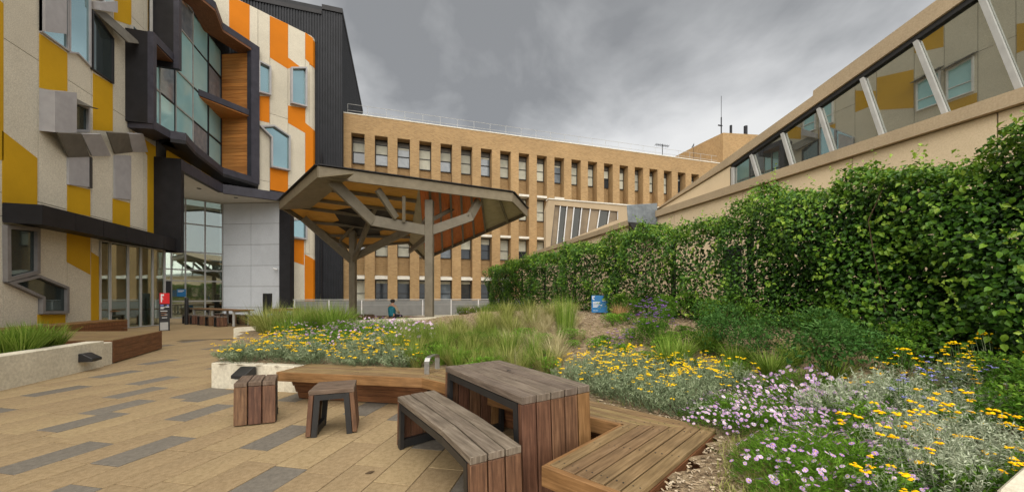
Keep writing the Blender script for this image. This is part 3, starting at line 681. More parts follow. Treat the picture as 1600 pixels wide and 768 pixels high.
# ---- dark ribbed tower
TW = thing('ribbed_tower', 'dark ribbed metal tower between the orange wall and the brick building', 'tower', (-6, 30.5, 0))
z1, z2 = at_t(500, 18, 28)[2], at_t(533, 22, 28.2)[2]
MB().box(-12.0, -4.3, 30.32, 46, -.05, z2-.1).build('tower_core', 'ribbed_metal', TW)
rb = MB(); rb.axis = Vector((0, 0, 1))
k = 0; x = -12.0
while x < -4.32:
    rb.box(x, x+.09, 30.26, 30.325, 0, z2-.4 if x > -5.6 else z2-.75); x += .18
y = 30.3
while y < 46: rb.box(-4.305, -4.24, y, y+.09, 0, z2-.15); y += .22
rb.build('cladding_rib', 'ribbed_metal', TW, kind='stuff')
MB().box(-5.62, -4.2, 30.2, 46, z2-.35, z2).build('parapet_cap', 'charcoal_metal', TW)
MB().box(-12.1, -5.63, 30.2, 46, z2-.75, z2-.45).build('parapet_cap', 'charcoal_metal', TW)
MB().tube((-5.6, 30.1, 0), (-5.6, 30.1, 12), .05, 8).build('downpipe', 'charcoal_metal', TW)

# ================================================================== BRICK BUILDING
BB = thing('brick_building', 'long tan brick building with rows of narrow windows between piers', 'building', (12, 31, 0))
SP, X0 = 1.7255, -3.20; YB = 31.0
MB().box(-4.25, 46, YB+.90, YB+14, -4, 15.1).build('wall_core', 'brick_tan', BB)
MB().box(-4.25, 46, YB, YB+1.2, 14.17, 15.62).build('parapet', 'brick_tan', BB)
MB().box(-4.3, 46, YB-.03, YB+1.25, 15.625, 15.70).build('parapet_coping', 'stone_white', BB)
HEAD = [14.165, 10.30, 6.52, 2.72]; SILL = [12.05, 8.32, 4.62, .75]
rw = random.Random(11)
for i in range(22):
    xc = X0+SP*i; ww = .49
    x0 = -4.25 if i == 0 else xc-SP+ww
    MB().box(x0, xc-ww, YB, YB+.95, -4, 14.165).build('brick_pier', 'brick_tan', BB)
    if xc > 31: break
    for r in range(4):
        if r > 0 and xc > 15.5: continue
        h, s = HEAD[r], SILL[r]; y = YB+.84
        fr = MB(); fr.box(xc-ww, xc-ww+.05, y-.06, y+.02, s, h); fr.box(xc+ww-.05, xc+ww, y-.06, y+.02, s, h); fr.box(xc-ww+.051, xc+ww-.051, y-.06, y+.02, h-.06, h); fr.box(xc-ww+.051, xc+ww-.051, y-.06, y+.02, s, s+.06)
        zm = s+(h-s)*.42; fr.box(xc-ww+.051, xc+ww-.051, y-.07, y+.02, zm, zm+.05)
        if r == 0: fr.box(xc-ww+.051, xc+ww-.051, y-.05, y+.02, h-.45, h-.40)
        f = fr.build('window', 'dark_frame', BB)
        blind = rw.random()
        zb = s+.06 if blind < .45 else (zm if blind < .8 else (zm+h)/2)
        if r == 3: zb = h-.3 if blind > .25 else s+.2
        MB().box(xc-ww+.04, xc+ww-.04, y+.005, y+.018, s+.04, h-.04).build('pane', 'pane_dark' if rw.random() < .65 else 'pane_sky', f)
        MB().box(xc-ww+.055, xc+ww-.055, y-.015, y+.004, zb, h-(.46 if r == 0 else .08)).build('blind', 'blind_cream', f)
        if r == 0: MB().box(xc-ww+.055, xc+ww-.055, y-.012, y+.003, h-.40, h-.07).build('soffit_shade_strip', 'bronze_metal', f)  # brown strip stands for the shaded brick soffit above the glass
        if r > 0:
            m = MB(); m.axis = Vector((1, 0, 0)); m.prism([(xc-ww+.01, y+.03, h+.01), (xc+ww-.01, y+.03, h+.01), (xc+ww-.01, y+.03, h+.36), (xc-ww+.01, y+.03, h+.36)], [(xc-ww+.01, YB-.05, h+.01), (xc+ww-.01, YB-.05, h+.01), (xc+ww-.01, YB-.05, h+.20), (xc-ww+.01, YB-.05, h+.20)]); m.build('window_hood', 'stone_white', BB)
RL = MB()
for z in (16.12, 16.62): RL.tube((-4.0, YB+.5, z), (33, YB+.5, z), .015, 6)
for k in range(26): RL.tube((-4.0+k*1.45, YB+.5, 15.68), (-4.0+k*1.45, YB+.5, 16.62), .015, 6)
RL.build('roof_railing', 'alu_frame', BB)
m = MB(); m.box(31.5, 35.5, YB+.8, YB+1.0, 15.7, 16.1); m.build('roof_ledge', 'stone_white', BB)
# penthouse
m = MB(); m.poly([(36.9, 37.4), (37.05, 34.5), (41.5, 33.7), (55, 33.2), (55, 48), (36.9, 48)], 15, 21.0); ph = m.build('penthouse', 'brick_tan', BB)
a = on_y(1098, 224, 36); b_ = on_y(1130, 207, 34.8)
MB().poly([(34.0, 39), (36.88, 38.5), (36.88, 44), (34, 44)], 15, 19.3).build('stair_house', 'brick_tan', BB)
for px, py0, py1, w in ((1142, 206, 196, .3), (1165, 209, 197, .45)):
    p = on_y(px, py0, 37); q = on_y(px, py1, 37); MB().tube((p.x, 37, 20.6), (p.x, 37, q.z), w/2, 8).build('flue', 'ribbed_metal', BB)
p = on_y(1127, 210, 37); q = on_y(1127, 150, 37)
t = thing('radio_mast', 'thin radio mast standing on the brick penthouse roof', 'mast', (p.x, 37, p.z))
MB().tube((p.x, 37, p.z-1), (p.x, 37, p.z+2.2), .08, 6).build('pole', 'ribbed_metal', t)
MB().tube((p.x, 37, p.z+2.2), (p.x, 37, q.z), .03, 5).build('whip_rod', 'ribbed_metal', t)
MB().box(p.x-.5, p.x+.15, 36.95, 37.05, p.z+1.05, p.z+1.18).build('cross_arm', 'ribbed_metal', t)
p = on_y(1035, 245, 33); t = thing('television_aerial', 'thin television aerial behind the roof railing of the brick building', 'aerial', (p.x, 33, 15))
q = on_y(1035, 225, 33)
MB().tube((p.x, 33, 15), (p.x, 33, q.z), .04, 6).build('pole', 'ribbed_metal', t)
MB().tube((p.x-.9, 33, q.z-.15), (p.x+.85, 33, q.z-.15), .03, 5).build('boom', 'ribbed_metal', t)
ab = MB()
for k in range(6): ab.tube((p.x-.8+k*.3, 32.7, q.z-.15), (p.x-.8+k*.3, 33.3, q.z-.15), .015, 4); ab.tube((p.x-.8+k*.3, 33, q.z-.3), (p.x-.8+k*.3, 33, q.z), .015, 4)
ab.build('rod_element', 'ribbed_metal', t)
p = on_y(1084, 240, 33); q = on_y(1084, 224, 33)
t = thing('weather_instrument', 'small weather instrument mast by the end of the roof railing', 'mast', (p.x, 33, 15))
MB().tube((p.x, 33, 15.2), (p.x, 33, q.z), .025, 6).build('pole', 'ribbed_metal', t); MB().tube((p.x-.25, 33, q.z-.5), (p.x+.02, 33, q.z-.1), .05, 6).build('vane', 'ribbed_metal', t)

# ================================================================== RIGHT BUILDING with raking glass
RBD = thing('clerestory_building', 'long beige rendered building with raking slanted glass above its wall', 'building', (8, 8, 0))
XW = 8.0; ZC = 4.12
joints = [-4.0, -1.2, 1.4, 2.9, 4.62, 6.89, 9.2, 12.6, 16.2, 21.2]
RW = Wall((XW, 21.2), (XW, -4.0)); assert RW.n.x < 0
for a, c in zip(joints, joints[1:]): MB().box(XW, XW+.3, a+.008, c-.008, -.05, ZC-.21).build('wall_panel', 'wall_beige', RBD)
MB().box(XW+.03, XW+.5, -4, 21.18, -.05, ZC-.22).build('wall_core', 'joint_dark', RBD)
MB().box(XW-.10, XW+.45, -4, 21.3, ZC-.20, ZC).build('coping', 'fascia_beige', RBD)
XG = 8.32
GW = Wall((XG, 21.2), (XG, -4.0))
def gz(px, py): return GW.uz(px, py)
gt = [gz(1147, 262), gz(1276, 150+24), gz(1529, 0)]
u0, z0 = gz(1147, 262); u1, z1 = gz(1500, 20); slope = (z1-z0)/(u1-u0); ztop = lambda u: z0+slope*(u-u0); uend = 25.2
zb = ZC+.0
mul = [((205, 632), (183, 560)), ((330, 592), (297, 483)), ((478, 535), (430, 385)), ((660, 475), (590, 275)), ((893, 398), (785, 135)), ((1164, 285), (1045, 0))]
mul = [[gz(1100+x/2.328, y/2.328) for x, y in mm] for mm in mul]
while mul[-1][0][0] < uend:
    (ub_, zb_), (ut_, zt_) = mul[-1]; dz = ut_-ub_; nb_ = ub_+1.75; mul.append([(nb_, zb), (nb_+(dz if abs(dz) < 3 else -1)*1.05, zt_+.6)])
def at_top(b_, t_):
    # where the slanted line from b_ through t_ meets the sloping head
    d = Vector(t_)-Vector(b_); k = (z0+slope*(b_[0]-u0)-b_[1])/(d.y-slope*d.x); return tuple(Vector(b_)+d*k)
mm = []
for b_, t_ in mul: b2 = (b_[0], zb); mm.append((b2, at_top(b2, (b2[0]+t_[0]-b_[0], zb+max(.4, t_[1]-b_[1])))))
left = ((u0, zb), (u0, ztop(u0)))
bays = [left]+mm
for (b0, t0), (b1, t1) in zip(bays, bays[1:]):
    m = MB(); GW.panel(m, [b0, b1, t1, t0], -.03, 0); m.build('raking_pane', 'glass_raking', RBD)
for b_, t_ in bays:
    m = MB(); m.beam(GW.pt(*b_, .04), GW.pt(*t_, .04), .06, .06, up=GW.n); m.build('slanted_mullion', 'alu_frame', RBD)
m = MB(); GW.panel(m, [(u0-.02, ztop(u0)+.005), (uend, ztop(uend)+.005), (uend, ztop(uend)+.09), (u0-.02, ztop(u0)+.09)], -.05, .06); m.build('head_rail', 'dark_frame', RBD)
m = MB(); GW.panel(m, [(u0-.06, zb+.01), (u0-.005, zb+.01), (u0-.005, ztop(u0)), (u0-.06, ztop(u0))], -.05, .06); m.build('end_rail', 'dark_frame', RBD)
# roof fascia: parallel band above the glass, running down to meet the coping
ul = 8.6; uz1 = gz(1040, 319); uz2 = gz(1220, 190.5); sl2 = (uz2[1]-uz1[1])/(uz2[0]-uz1[0])
fz = lambda u: uz2[1]+sl2*(u-uz2[0])
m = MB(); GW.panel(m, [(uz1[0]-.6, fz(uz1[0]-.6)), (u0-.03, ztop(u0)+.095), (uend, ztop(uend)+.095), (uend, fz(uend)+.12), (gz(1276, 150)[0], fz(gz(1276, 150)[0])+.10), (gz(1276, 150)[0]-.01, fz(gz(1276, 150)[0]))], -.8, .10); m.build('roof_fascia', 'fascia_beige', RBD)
m = MB(); GW.panel(m, [(uz1[0]-.6, ZC+.0), (u0-.065, ZC+.0), (u0-.065, ztop(u0)+.06), (uz1[0]-.6, fz(uz1[0]-.6)-.02)], -.25, .05); m.build('cheek_panel', 'wall_beige', RBD)
m = MB(); m.axis = Vector((0, 1, 0)); q = [GW.pt(uz1[0]-.6, fz(uz1[0]-.6)-.05, -.2), GW.pt(uend, fz(uend)-.05, -.2), GW.pt(uend, fz(uend)-.05, -14), GW.pt(uz1[0]-.6, fz(uz1[0]-.6)-.05, -14)]; m.prism(q, [p-Vector((0, 0, .3)) for p in q]); m.build('roof', 'fascia_beige', RBD)
# low wall continuing down past the hedge, dark base panel seen through the leaves
MB().box(XW-.03, XW-.004, 6.9, 7.4, .2, 2.6).build('door_panel', 'ribbed_metal', RBD)
# grey metal rain box on the coping
p = on_x(980, 345, XW-.3); q = on_x(1027, 345, XW-.3)
t = thing('rainwater_box', 'grey zinc rainwater box hanging on the beige wall top above the hedge', 'rainwater box', (XW, 10.6, 3.4))
yN, yF = 9.95, 11.0; xo = XW-.95
zT = on_x(1027, 317, xo).z; 
fp = [on_y(979, 320, yN), on_y(1027, 317, yN), on_y(1027, 351, yN), on_y(981, 347, yN)]
back = [Vector((v.x+.62, yN+.8, v.z)) for v in fp]
m = MB(); m.prism(fp, back); m.build('box_body', 'zinc_box', t, bevel=.015)
m = MB(); lo = [Vector((fp[2].x-.05, yN+.02, fp[2].z-.005)), Vector((fp[3].x+.05, yN+.02, fp[3].z-.005)), Vector((fp[3].x+.5, yN+.7, fp[3].z-.005)), Vector((fp[2].x+.2, yN+.7, fp[2].z-.005))]
m.prism(lo, [Vector((v.x*.5+(fp[2].x+fp[3].x)*.25, v.y, v.z-.28)) for v in lo]); m.build('outlet_funnel', 'dark_frame', t)
m = MB(); m.beam((fp[1].x, yN+.5, fp[1].z-.35), (XW+.1, yN+.5, fp[1].z-.35), .3, .4); m.build('bracket', 'zinc_box', t)

# ---- far glazed wing
WG = thing('glazed_wing', 'beige wing with a row of leaning glass panes in front of the brick building', 'building', (13, 24, 0))
V = Wall((9.9, 24.0), (22, 24.0)); assert V.n.y < 0
A = [(858, 311), (1100, 331), (1100, 420), (858, 420)]; o = [(867, 321), (966, 330), (966, 344), (861, 385)]
def vp(pts): return V.px(pts)
uz = lambda x, y: V.uz(x, y)
fr = [([(858, 311), (1100, 331), (1100, 341), (966, 330), (867, 320)]), ([(858, 311), (867, 320), (860, 386), (853, 420), (853, 330)]), ([(966, 330), (1100, 341), (1100, 420), (966, 420)]), ([(853, 420), (860, 386), (966, 343), (966, 420)])]
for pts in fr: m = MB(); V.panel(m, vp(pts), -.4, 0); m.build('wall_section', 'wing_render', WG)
m = MB(); V.panel(m, vp([(857, 309.5), (1100, 329), (1100, 331), (857, 311.2)]), -.5, .06); m.build('roof_edge', 'stone_white', WG)
tx = [867, 876, 886.5, 897.5, 909.5, 923, 938, 953, 966]; bx = [860.5, 870.5, 881, 892.5, 905, 918, 933.5, 950, 966]
ty = lambda x: 320+(x-867)*.101; by = lambda x: 386-(x-860)*.406
for k in range(8):
    m = MB(); V.panel(m, vp([(tx[k], ty(tx[k])), (tx[k+1], ty(tx[k+1])), (bx[k+1], by(bx[k+1])), (bx[k], by(bx[k]))]), -.2, -.15); m.build('leaning_pane', ('pane_brick_reflection', 'glass_wing')[k % 2 if k < 5 else (k == 6)], WG)
for k in range(9):
    a = V.pt(*uz(tx[k], ty(tx[k])), -.06); c = V.pt(*uz(bx[k], by(bx[k])), -.06); m = MB(); m.beam(a, c, .06, .07, up=V.n); m.build('slanted_mullion', 'white_frame' if k else 'dark_frame', WG)
MB().box(9.95, 22, 24.42, 30.4, 0, 4.6).build('lower_block', 'wall_beige', WG)

# ---- balustrade at the far edge of the court
t = thing('glass_balustrade', 'grey glass balustrade with thin rail in front of the brick building', 'balustrade', (0, 26.5, 0))
MB().tube((-6.6, 26.5, 1.13), (9.5, 26.5, 1.13), .03, 8).build('top_rail', 'alu_frame', t)
MB().tube((-6.6, 26.5, .78), (9.5, 26.5, .78), .015, 6).build('mid_rail', 'alu_frame', t)
for k in range(9):
    x = -6.5+k*2.0; MB().box(x-.035, x+.035, 26.46, 26.54, -.02, 1.1).build('post', 'white_frame', t)
    if k < 8: MB().box(x+.05, x+1.95, 26.49, 26.51, .04, 1.06).build('glass_panel', 'glass_balustrade', t)
b = MB(); b.box(-7, 12, 27.3, 30.9, -.04, .02); struct(b.build('lower_walkway', 'concrete_pale'))
b = MB(); b.box(-7, 10, 26.75, 27.0, -.02, .62); tag(b.build('kerb_wall', 'grey_tile'), 'low grey upstand wall behind the glass balustrade', 'low wall')
# ================================================================== PAVILION
PV = thing('pavilion', 'open steel pavilion with folded ochre and orange panelled roof on two posts', 'pavilion', at_t(610, 463, 15)-Vector((0, 0, 1.34)))
PA, PB, PC, PDd = at_t(438, 319, 15.0), at_t(498, 266, 11.1), at_t(800, 306, 14.0), at_t(823, 331, 16.2)
PE, PF, PG = at_t(664, 402, 19.5), at_t(639, 377, 18.5), at_t(545, 384, 18.5)
k = .52; tm = 1/(1/11.1*(1-k)+1/14.0*k); PM_ = at_t(655, 287, tm)
def lerp3(a, b, f): return a+(b-a)*f
def along(pts, f):
    ls = [(b-a).length for a, b in zip(pts, pts[1:])]; s = f*sum(ls)
    for i, l in enumerate(ls):
        if s <= l or i == len(ls)-1: return lerp3(pts[i], pts[i+1], min(1, s/l))
        s -= l
def plate(e1, e2, cuts, mats_, name='roof_panel', thick=.05, drop=.0):
    for i, (f0, f1) in enumerate(zip(cuts, cuts[1:])):
        q = [along(e1, f0+.002), along(e1, f1-.002), along(e2, f1-.002), along(e2, f0+.002)]
        n = (q[1]-q[0]).cross(q[3]-q[0])
        if n.length < 1e-5: n = (q[2]-q[0]).cross(q[3]-q[0])
        n.normalize(); n = n if n.z > 0 else -n
        m = MB(); m.axis = (q[3]-q[0]).normalized(); m.prism([p-n*drop for p in q], [p+n*(thick-drop) for p in q]); m.build(name, mats_[i % len(mats_)] if isinstance(mats_, list) else mats_, PV)
def purlins(e1, e2, cuts, w=.09, h=.12, m='steel_taupe', drop=.07):
    for f in cuts:
        b = MB(); b.beam(along(e1, f)-Vector((0, 0, drop)), along(e2, f)-Vector((0, 0, drop)), w, h); b.build('purlin', m, PV)
cl = [0, .2, .38, .55, .72, .86, 1]
plate([PB, PA, PG], [PM_, PF], cl, 'ply_ochre'); purlins([PB, PA, PG], [PM_, PF], cl[1:-1])
cr_ = [0, .16, .36, .47, .58, .69, .80, .90, 1]
plate([PC, PM_], [PDd, PE], cr_, ['ply_cream', 'ply_cream']+['ply_orange']*6); purlins([PC, PM_], [PDd, PE], cr_[1:-1], .08, .10)
plate([PM_, PM_+Vector((.01, .01, 0))], [PE, PF], [0, 1], 'ply_cream')
# metal skin on top of the panels
for tri in ([PB, PA, PM_], [PA, PG, PM_], [PG, PF, PM_], [PC, PDd, PM_], [PDd, PE, PM_], [PE, PF, PM_]):
    m = MB(); m.prism([p+Vector((0, 0, .10)) for p in tri], [p+Vector((0, 0, .13)) for p in tri]); m.build('roof_sheet', 'charcoal_metal', PV)
def fascia(p, q, h, m='fascia_taupe', w=.07, up=.12):
    b = MB(); b.beam(p+Vector((0, 0, up-h/2)), q+Vector((0, 0, up-h/2)), w, h); b.build('fascia', m, PV)
fascia(PB, PC, .34); fascia(PA, PB, .34); fascia(PC, PDd, .34); fascia(PDd, PE, .26, 'steel_taupe'); fascia(PE, PF, .26, 'steel_taupe'); fascia(PF, PG, .24, 'steel_taupe'); fascia(PG, PA, .28, 'steel_taupe')
for p, q in ((PB, PC), (PA, PB), (PC, PDd), (PDd, PE)):
    b = MB(); b.beam(p+Vector((0, 0, .155)), q+Vector((0, 0, .155)), .22, .03); b.build('edge_flashing', 'charcoal_metal', PV)
# boxed eaves inside the rim
inn = (PM_-(PA+PB)/2).normalized()
q = [PA-Vector((0, 0, .22)), PB-Vector((0, 0, .22)), PB+inn*1.15-Vector((0, 0, .16)), PA+inn*1.35-Vector((0, 0, .22))]
m = MB(); m.axis = (PB-PA).normalized(); m.prism(q, [p+Vector((0, 0, .04)) for p in q]); m.build('eave_board', 'fascia_taupe', PV)
# posts and arms
P1b, P2b = at_t(671, 463, 13.2), at_t(551.5, 463, 17.0)
P1 = Vector((P1b.x, P1b.y, 0)); P2 = Vector((P2b.x, P2b.y, 0))
yaw = Matrix.Rotation(R(-17), 3, 'Z')
def post(P, z1, w, name='post'):
    b = MB(); b.axis = Vector((0, 0, 1)); c = [P+yaw@Vector((a*w/2, d*w/2, 0)) for a, d in ((-1, -1), (1, -1), (1, 1), (-1, 1))]
    b.poly([(v.x, v.y) for v in c], 0, z1); o = b.build(name, 'steel_taupe', PV, bevel=.012)
    b = MB(); b.poly([(P.x-w, P.y-w), (P.x+w, P.y-w), (P.x+w, P.y+w), (P.x-w, P.y+w)], 0, .03); b.build('base_plate', 'steel_taupe', o)
post(P1, at_t(671, 313, 13.2).z, .285); post(P2, at_t(553, 352, 17).z, .27)
def arm(a, b_, w, h, w2=None, h2=None):
    m = MB(); m.beam(at_t(*a), at_t(*b_), w*.85, h*.85, w2=w2, h2=h2); m.build('arm', 'steel_taupe', PV)
n1 = (671, 361, 13.2)
arm(n1, (580, 344, 12.5), .16, .42); arm((583, 346, 12.5), (519, 283, 11.6), .16, .40)
arm(n1, (737, 338, 13.5), .16, .38); arm((733, 341, 13.5), (748, 314, 13.9), .16, .34)
arm((590, 296, 12.1), (619, 340, 12.7), .12, .26); arm((631, 306, 12.5), (631, 346, 12.8), .13, .22)
arm((671, 345, 13.3), (722, 318, 15.2), .10, .16); arm((660, 350, 13.4), (680, 318, 15.6), .10, .12)
arm((665, 372, 13.5), (640, 392, 17.5), .12, .24)
arm((551, 408, 17), (474, 341, 15.6), .16, .34); arm((553, 402, 17), (640, 358, 14.6), .16, .34)
arm((552, 408, 17), (575, 350, 15.4), .15, .30); arm((575, 350, 15.4), (593, 310, 14.2), .14, .22)
arm((490, 350, 16.6), (551, 352, 17), .12, .18); arm((531, 376, 17.4), (566, 338, 16), .10, .14); arm((531, 376, 17.4), (545, 397, 17.2), .08, .12)
arm((598, 356, 17.5), (600, 385, 18), .08, .08)

# ================================================================== TIMBER FURNITURE
def waterfall(t, left, right, z, n, splay=.02, th=.045, top='wood_grey', side='wood_red', gap=.010, frame=True, per=None):
    """boards that run over the top and down both ends; left/right: plan polylines from near end to far end"""
    Lf = [Vector((*p, 0)) for p in left]; Rt = [Vector((*p, 0)) for p in right]; Z = Vector((0, 0, z))
    for k in range(n):
        f0, f1 = k/n, (k+1)/n; wd = (Rt[0]-Lf[0]).length; g_ = gap/2/wd
        a = [lerp3(l, r_, f0+g_) for l, r_ in zip(Lf, Rt)]; b = [lerp3(l, r_, f1-g_) for l, r_ in zip(Lf, Rt)]
        m = MB(); dz = random.uniform(-.002, .002)
        for i in range(len(a)-1):
            m.axis = (a[i+1]-a[i]).normalized(); q = [a[i], b[i], b[i+1], a[i+1]]; m.prism([p+Z+Vector((0, 0, -th+dz)) for p in q], [p+Z+Vector((0, 0, dz)) for p in q])
        m.build('top_board', top if per is None else per[k % len(per)][0], t, bevel=.004)
        for e in (0, -1):
            o = 1 if e == 0 else -2; d = (a[e]-a[o]).normalized()
            m = MB(); m.axis = Vector((0, 0, 1)); off = random.uniform(-.002, .002)
            q0 = [a[e]-d*.002, b[e]-d*.002, b[e]-d*th, a[e]-d*th]; q1 = [p+d*(splay+off) for p in q0]
            m.prism([p+Vector((0, 0, .012)) for p in q1], [p+Vector((0, 0, z-th-.003)) for p in q0]); m.build('leg_board', side if per is None else per[k % len(per)][1], t, bevel=.004)
    if frame:
        m = MB(); w = (Rt[0]-Lf[0]).normalized()
        for e, o in ((0, 1), (-1, -2)):
            d = (Lf[e]-Lf[o]).normalized()
            for P, s in ((Lf[e], 1), (Rt[e], -1)):
                p0 = P+w*s*.02-d*(th+.03); m.beam(p0+d*splay+Vector((0, 0, 0)), p0+Vector((0, 0, z-th-.004)), .035, .05)
            p0 = Lf[e]-d*(th+.03)+d*splay*.9+Vector((0, 0, .045)); p1 = Rt[e]-d*(th+.03)+d*splay*.9+Vector((0, 0, .045)); m.beam(p0, p1, .04, .07)
        for P, s in ((Lf, 1), (Rt, -1)):
            for i in range(len(P)-1): 
                ea = (P[i+1]-P[i]).normalized()*(th+.035 if i == 0 else 0); eb = (P[i+1]-P[i]).normalized()*(th+.035 if i == len(P)-2 else 0)
                m.beam(P[i]+ea+w*s*.02+Vector((0, 0, z-th-.03)), P[i+1]-eb+w*s*.02+Vector((0, 0, z-th-.03)), .03, .05)
        m.build('steel_frame', 'black_steel', t)
T1 = thing('picnic_table', 'weathered timber table with dark red board ends beside the slatted bench', 'table', (.85, 2.9, 0))
waterfall(T1, [(.735, 2.20), (.39, 3.39)], [(1.32, 2.37), (.965, 3.57)], .70, 5, .03, .05, per=[('wood_grey', 'wood_red')]*4+[('wood_grey', 'wood_honey')])
p = on_z(795, 578, .702); MB().tube((p.x, p.y, .6995), (p.x, p.y, .7015), .019, 12).build('umbrella_hole', 'black_steel', T1)
B1 = thing('slatted_bench', 'weathered timber bench of three boards with black steel frame by the table', 'bench', (.3, 2.8, 0))
waterfall(B1, [(.365, 2.0), (.26, 2.473), (-.03, 3.41)], [(.70, 2.08), (.575, 2.65), (.315, 3.56)], .45, 3, .02, .045)
S1 = thing('cube_stool', 'timber cube stool with board front beside the pale planter edge', 'stool', (-1.47, 4.63, 0))
waterfall(S1, [(-1.645, 4.42), (-1.715, 4.84)], [(-1.265, 4.44), (-1.345, 4.80)], .45, 3, .015, top='wood_stool')
S2 = thing('cube_stool', 'timber stool seen from its open side, nearest the slatted bench', 'stool', (-.63, 4.05, 0))
waterfall(S2, [(-.835, 3.86), (-.435, 3.88)], [(-.815, 4.24), (-.45, 4.24)], .45, 3, .03, top='wood_stool')
# zig-zag bench
ZB = thing('zigzag_bench', 'long zigzag timber bench wrapping the flower bed behind the table', 'timber bench', (.2, 4, 0))
NBD = 6; SZ = .395
for leg in range(3):
    i0, i1, o0, o1 = [Vector((*p, 0)) for p in (BI[leg], BI[leg+1], BO[leg], BO[leg+1])]
    ends = (.0, .0)
    for k in range(NBD):
        f0, f1 = k/NBD+.010, (k+1)/NBD-.010
        # long runs are cut into two boards
        cuts = [0, .45+.07*(k % 2)*1.0, 1] if leg < 2 else [0, 1]
        for c0, c1 in zip(cuts, cuts[1:]):
            c0 += .0012; c1 -= .0012
            A = lambda f, c: lerp3(lerp3(i0, o0, f), lerp3(i1, o1, f), c)
            q = [A(f0, c0), A(f1, c0), A(f1, c1), A(f0, c1)]; m = MB(); m.axis = (i1-i0).normalized(); dz = random.uniform(-.0015, .0015)
            m.prism([p+Vector((0, 0, SZ-.03+dz)) for p in q], [p+Vector((0, 0, SZ+dz)) for p in q]); m.build('deck_board', 'wood_deck', ZB, bevel=.003)
    d = (i1-i0).normalized(); n = Vector((-d.y, d.x, 0)); n = n if n.dot(o0-i0) > 0 else -n
    e0 = n*.0
    m = MB(); m.axis = d; q = [i0-n*.022, i1-n*.022, i1+n*.02, i0+n*.02]; m.prism([p+Vector((0, 0, SZ-.115)) for p in q], [p+Vector((0, 0, SZ-.003)) for p in q]); m.build('edge_board', 'wood_honey', ZB, bevel=.003)
    m = MB(); m.axis = d; q = [o0-n*.0, o1-n*.0, o1-n*.035, o0-n*.035]; m.prism([p+Vector((0, 0, SZ-.22)) for p in q], [p+Vector((0, 0, SZ-.033)) for p in q]); m.build('back_board', 'wood_deckred', ZB)
    for r_ in range(3):
        z0, z1 = .015+r_*.088, .015+r_*.088+.084; s0, s1 = .20-.03*r_, .20-.03*(r_+1)
        a0 = i0+d*(.10-.02*r_ if leg == 0 else (s0*.6 if leg != 1 else s0*.6)); a1 = i1-d*(.0 if leg < 2 else .10-.02*r_)
        if leg == 1: a0 = i0+d*.05
        q0 = [a0+n*s0, a1+n*s0, a1+n*(s0+.03), a0+n*(s0+.03)]; q1 = [a0+n*s1, a1+n*s1, a1+n*(s1+.03), a0+n*(s1+.03)]
        m = MB(); m.axis = d; m.prism([p+Vector((0, 0, z0)) for p in q0], [p+Vector((0, 0, z1)) for p in q1]); m.build('base_board', 'wood_deckred', ZB)
for (i_, o_) in ((0, 0), (3, 3)):
    a = Vector((*BI[i_], 0)); c = Vector((*BO[o_], 0)); d = (c-a).normalized(); out = Vector((d.y, -d.x, 0)) if i_ == 3 else Vector((-d.y, d.x, 0))
    if i_ == 3:
        out = (Vector((*BI[3], 0))-Vector((*BI[2], 0))).normalized()
    else: out = (Vector((*BI[0], 0))-Vector((*BI[1], 0))).normalized()
    m = MB(); m.axis = d; q = [a-d*.02, c, c+out*.04, a-d*.02+out*.04]; m.prism([p+Vector((0, 0, SZ-.115)) for p in q], [p+Vector((0, 0, SZ-.002)) for p in q]); m.build('edge_board', 'wood_honey', ZB, bevel=.003)
    for r_ in range(3):
        b0 = a+d*.22-out*(.10-.02*r_); b1 = c-d*.03-out*(.10-.02*r_); m = MB(); m.axis = d
        m.prism([b0+Vector((0, 0, .015+r_*.088)), b1+Vector((0, 0, .015+r_*.088)), b1-out*.03+Vector((0, 0, .015+r_*.088)), b0-out*.03+Vector((0, 0, .015+r_*.088))], [v+out*.02 for v in [b0+Vector((0, 0, .099+r_*.088)), b1+Vector((0, 0, .099+r_*.088)), b1-out*.03+Vector((0, 0, .099+r_*.088)), b0-out*.03+Vector((0, 0, .099+r_*.088))]]); m.build('base_board', 'wood_deckred', ZB)
sc = MB()
def screws(leg, cs, n):
    i0, i1, o0, o1 = [Vector((*p, 0)) for p in (BI[leg], BI[leg+1], BO[leg], BO[leg+1])]
    for k in range(n):
        for c in cs:
            for e in (.3, .7):
                f = (k+e)/n; p = lerp3(lerp3(i0, o0, f), lerp3(i1, o1, f), c); sc.tube((p.x, p.y, SZ-.002), (p.x, p.y, SZ+.0022), .0045, 6)
screws(0, (.04, .5, .96), NBD); screws(1, (.04, .5, .96), NBD); screws(2, (.10, .52, .93), NBD)
sc.build('screw', 'black_steel', ZB, kind='stuff')
# steel armrest hoop on the bench
pa = on_z(667, 584, SZ); dq = Vector((QD[0], QD[1], 0)).normalized(); dp = Vector((PD[0], PD[1], 0))
t = thing('armrest_hoop', 'bent brushed steel armrest hoop on the long timber bench', 'armrest', pa)
m = MB(); prof = [(0, 0), (0, .15), (.03, .19), (.08, .20), (.26, .20), (.30, .19), (.325, .15), (.325, 0)]
for (a, za), (c, zc) in zip(prof, prof[1:]): m.beam(pa+dp*a+Vector((0, 0, za)), pa+dp*c+Vector((0, 0, zc)), .065, .010, up=dq.cross((dp*(c-a)+Vector((0, 0, zc-za))).normalized()))
m.build('hoop', 'steel_brushed', t)
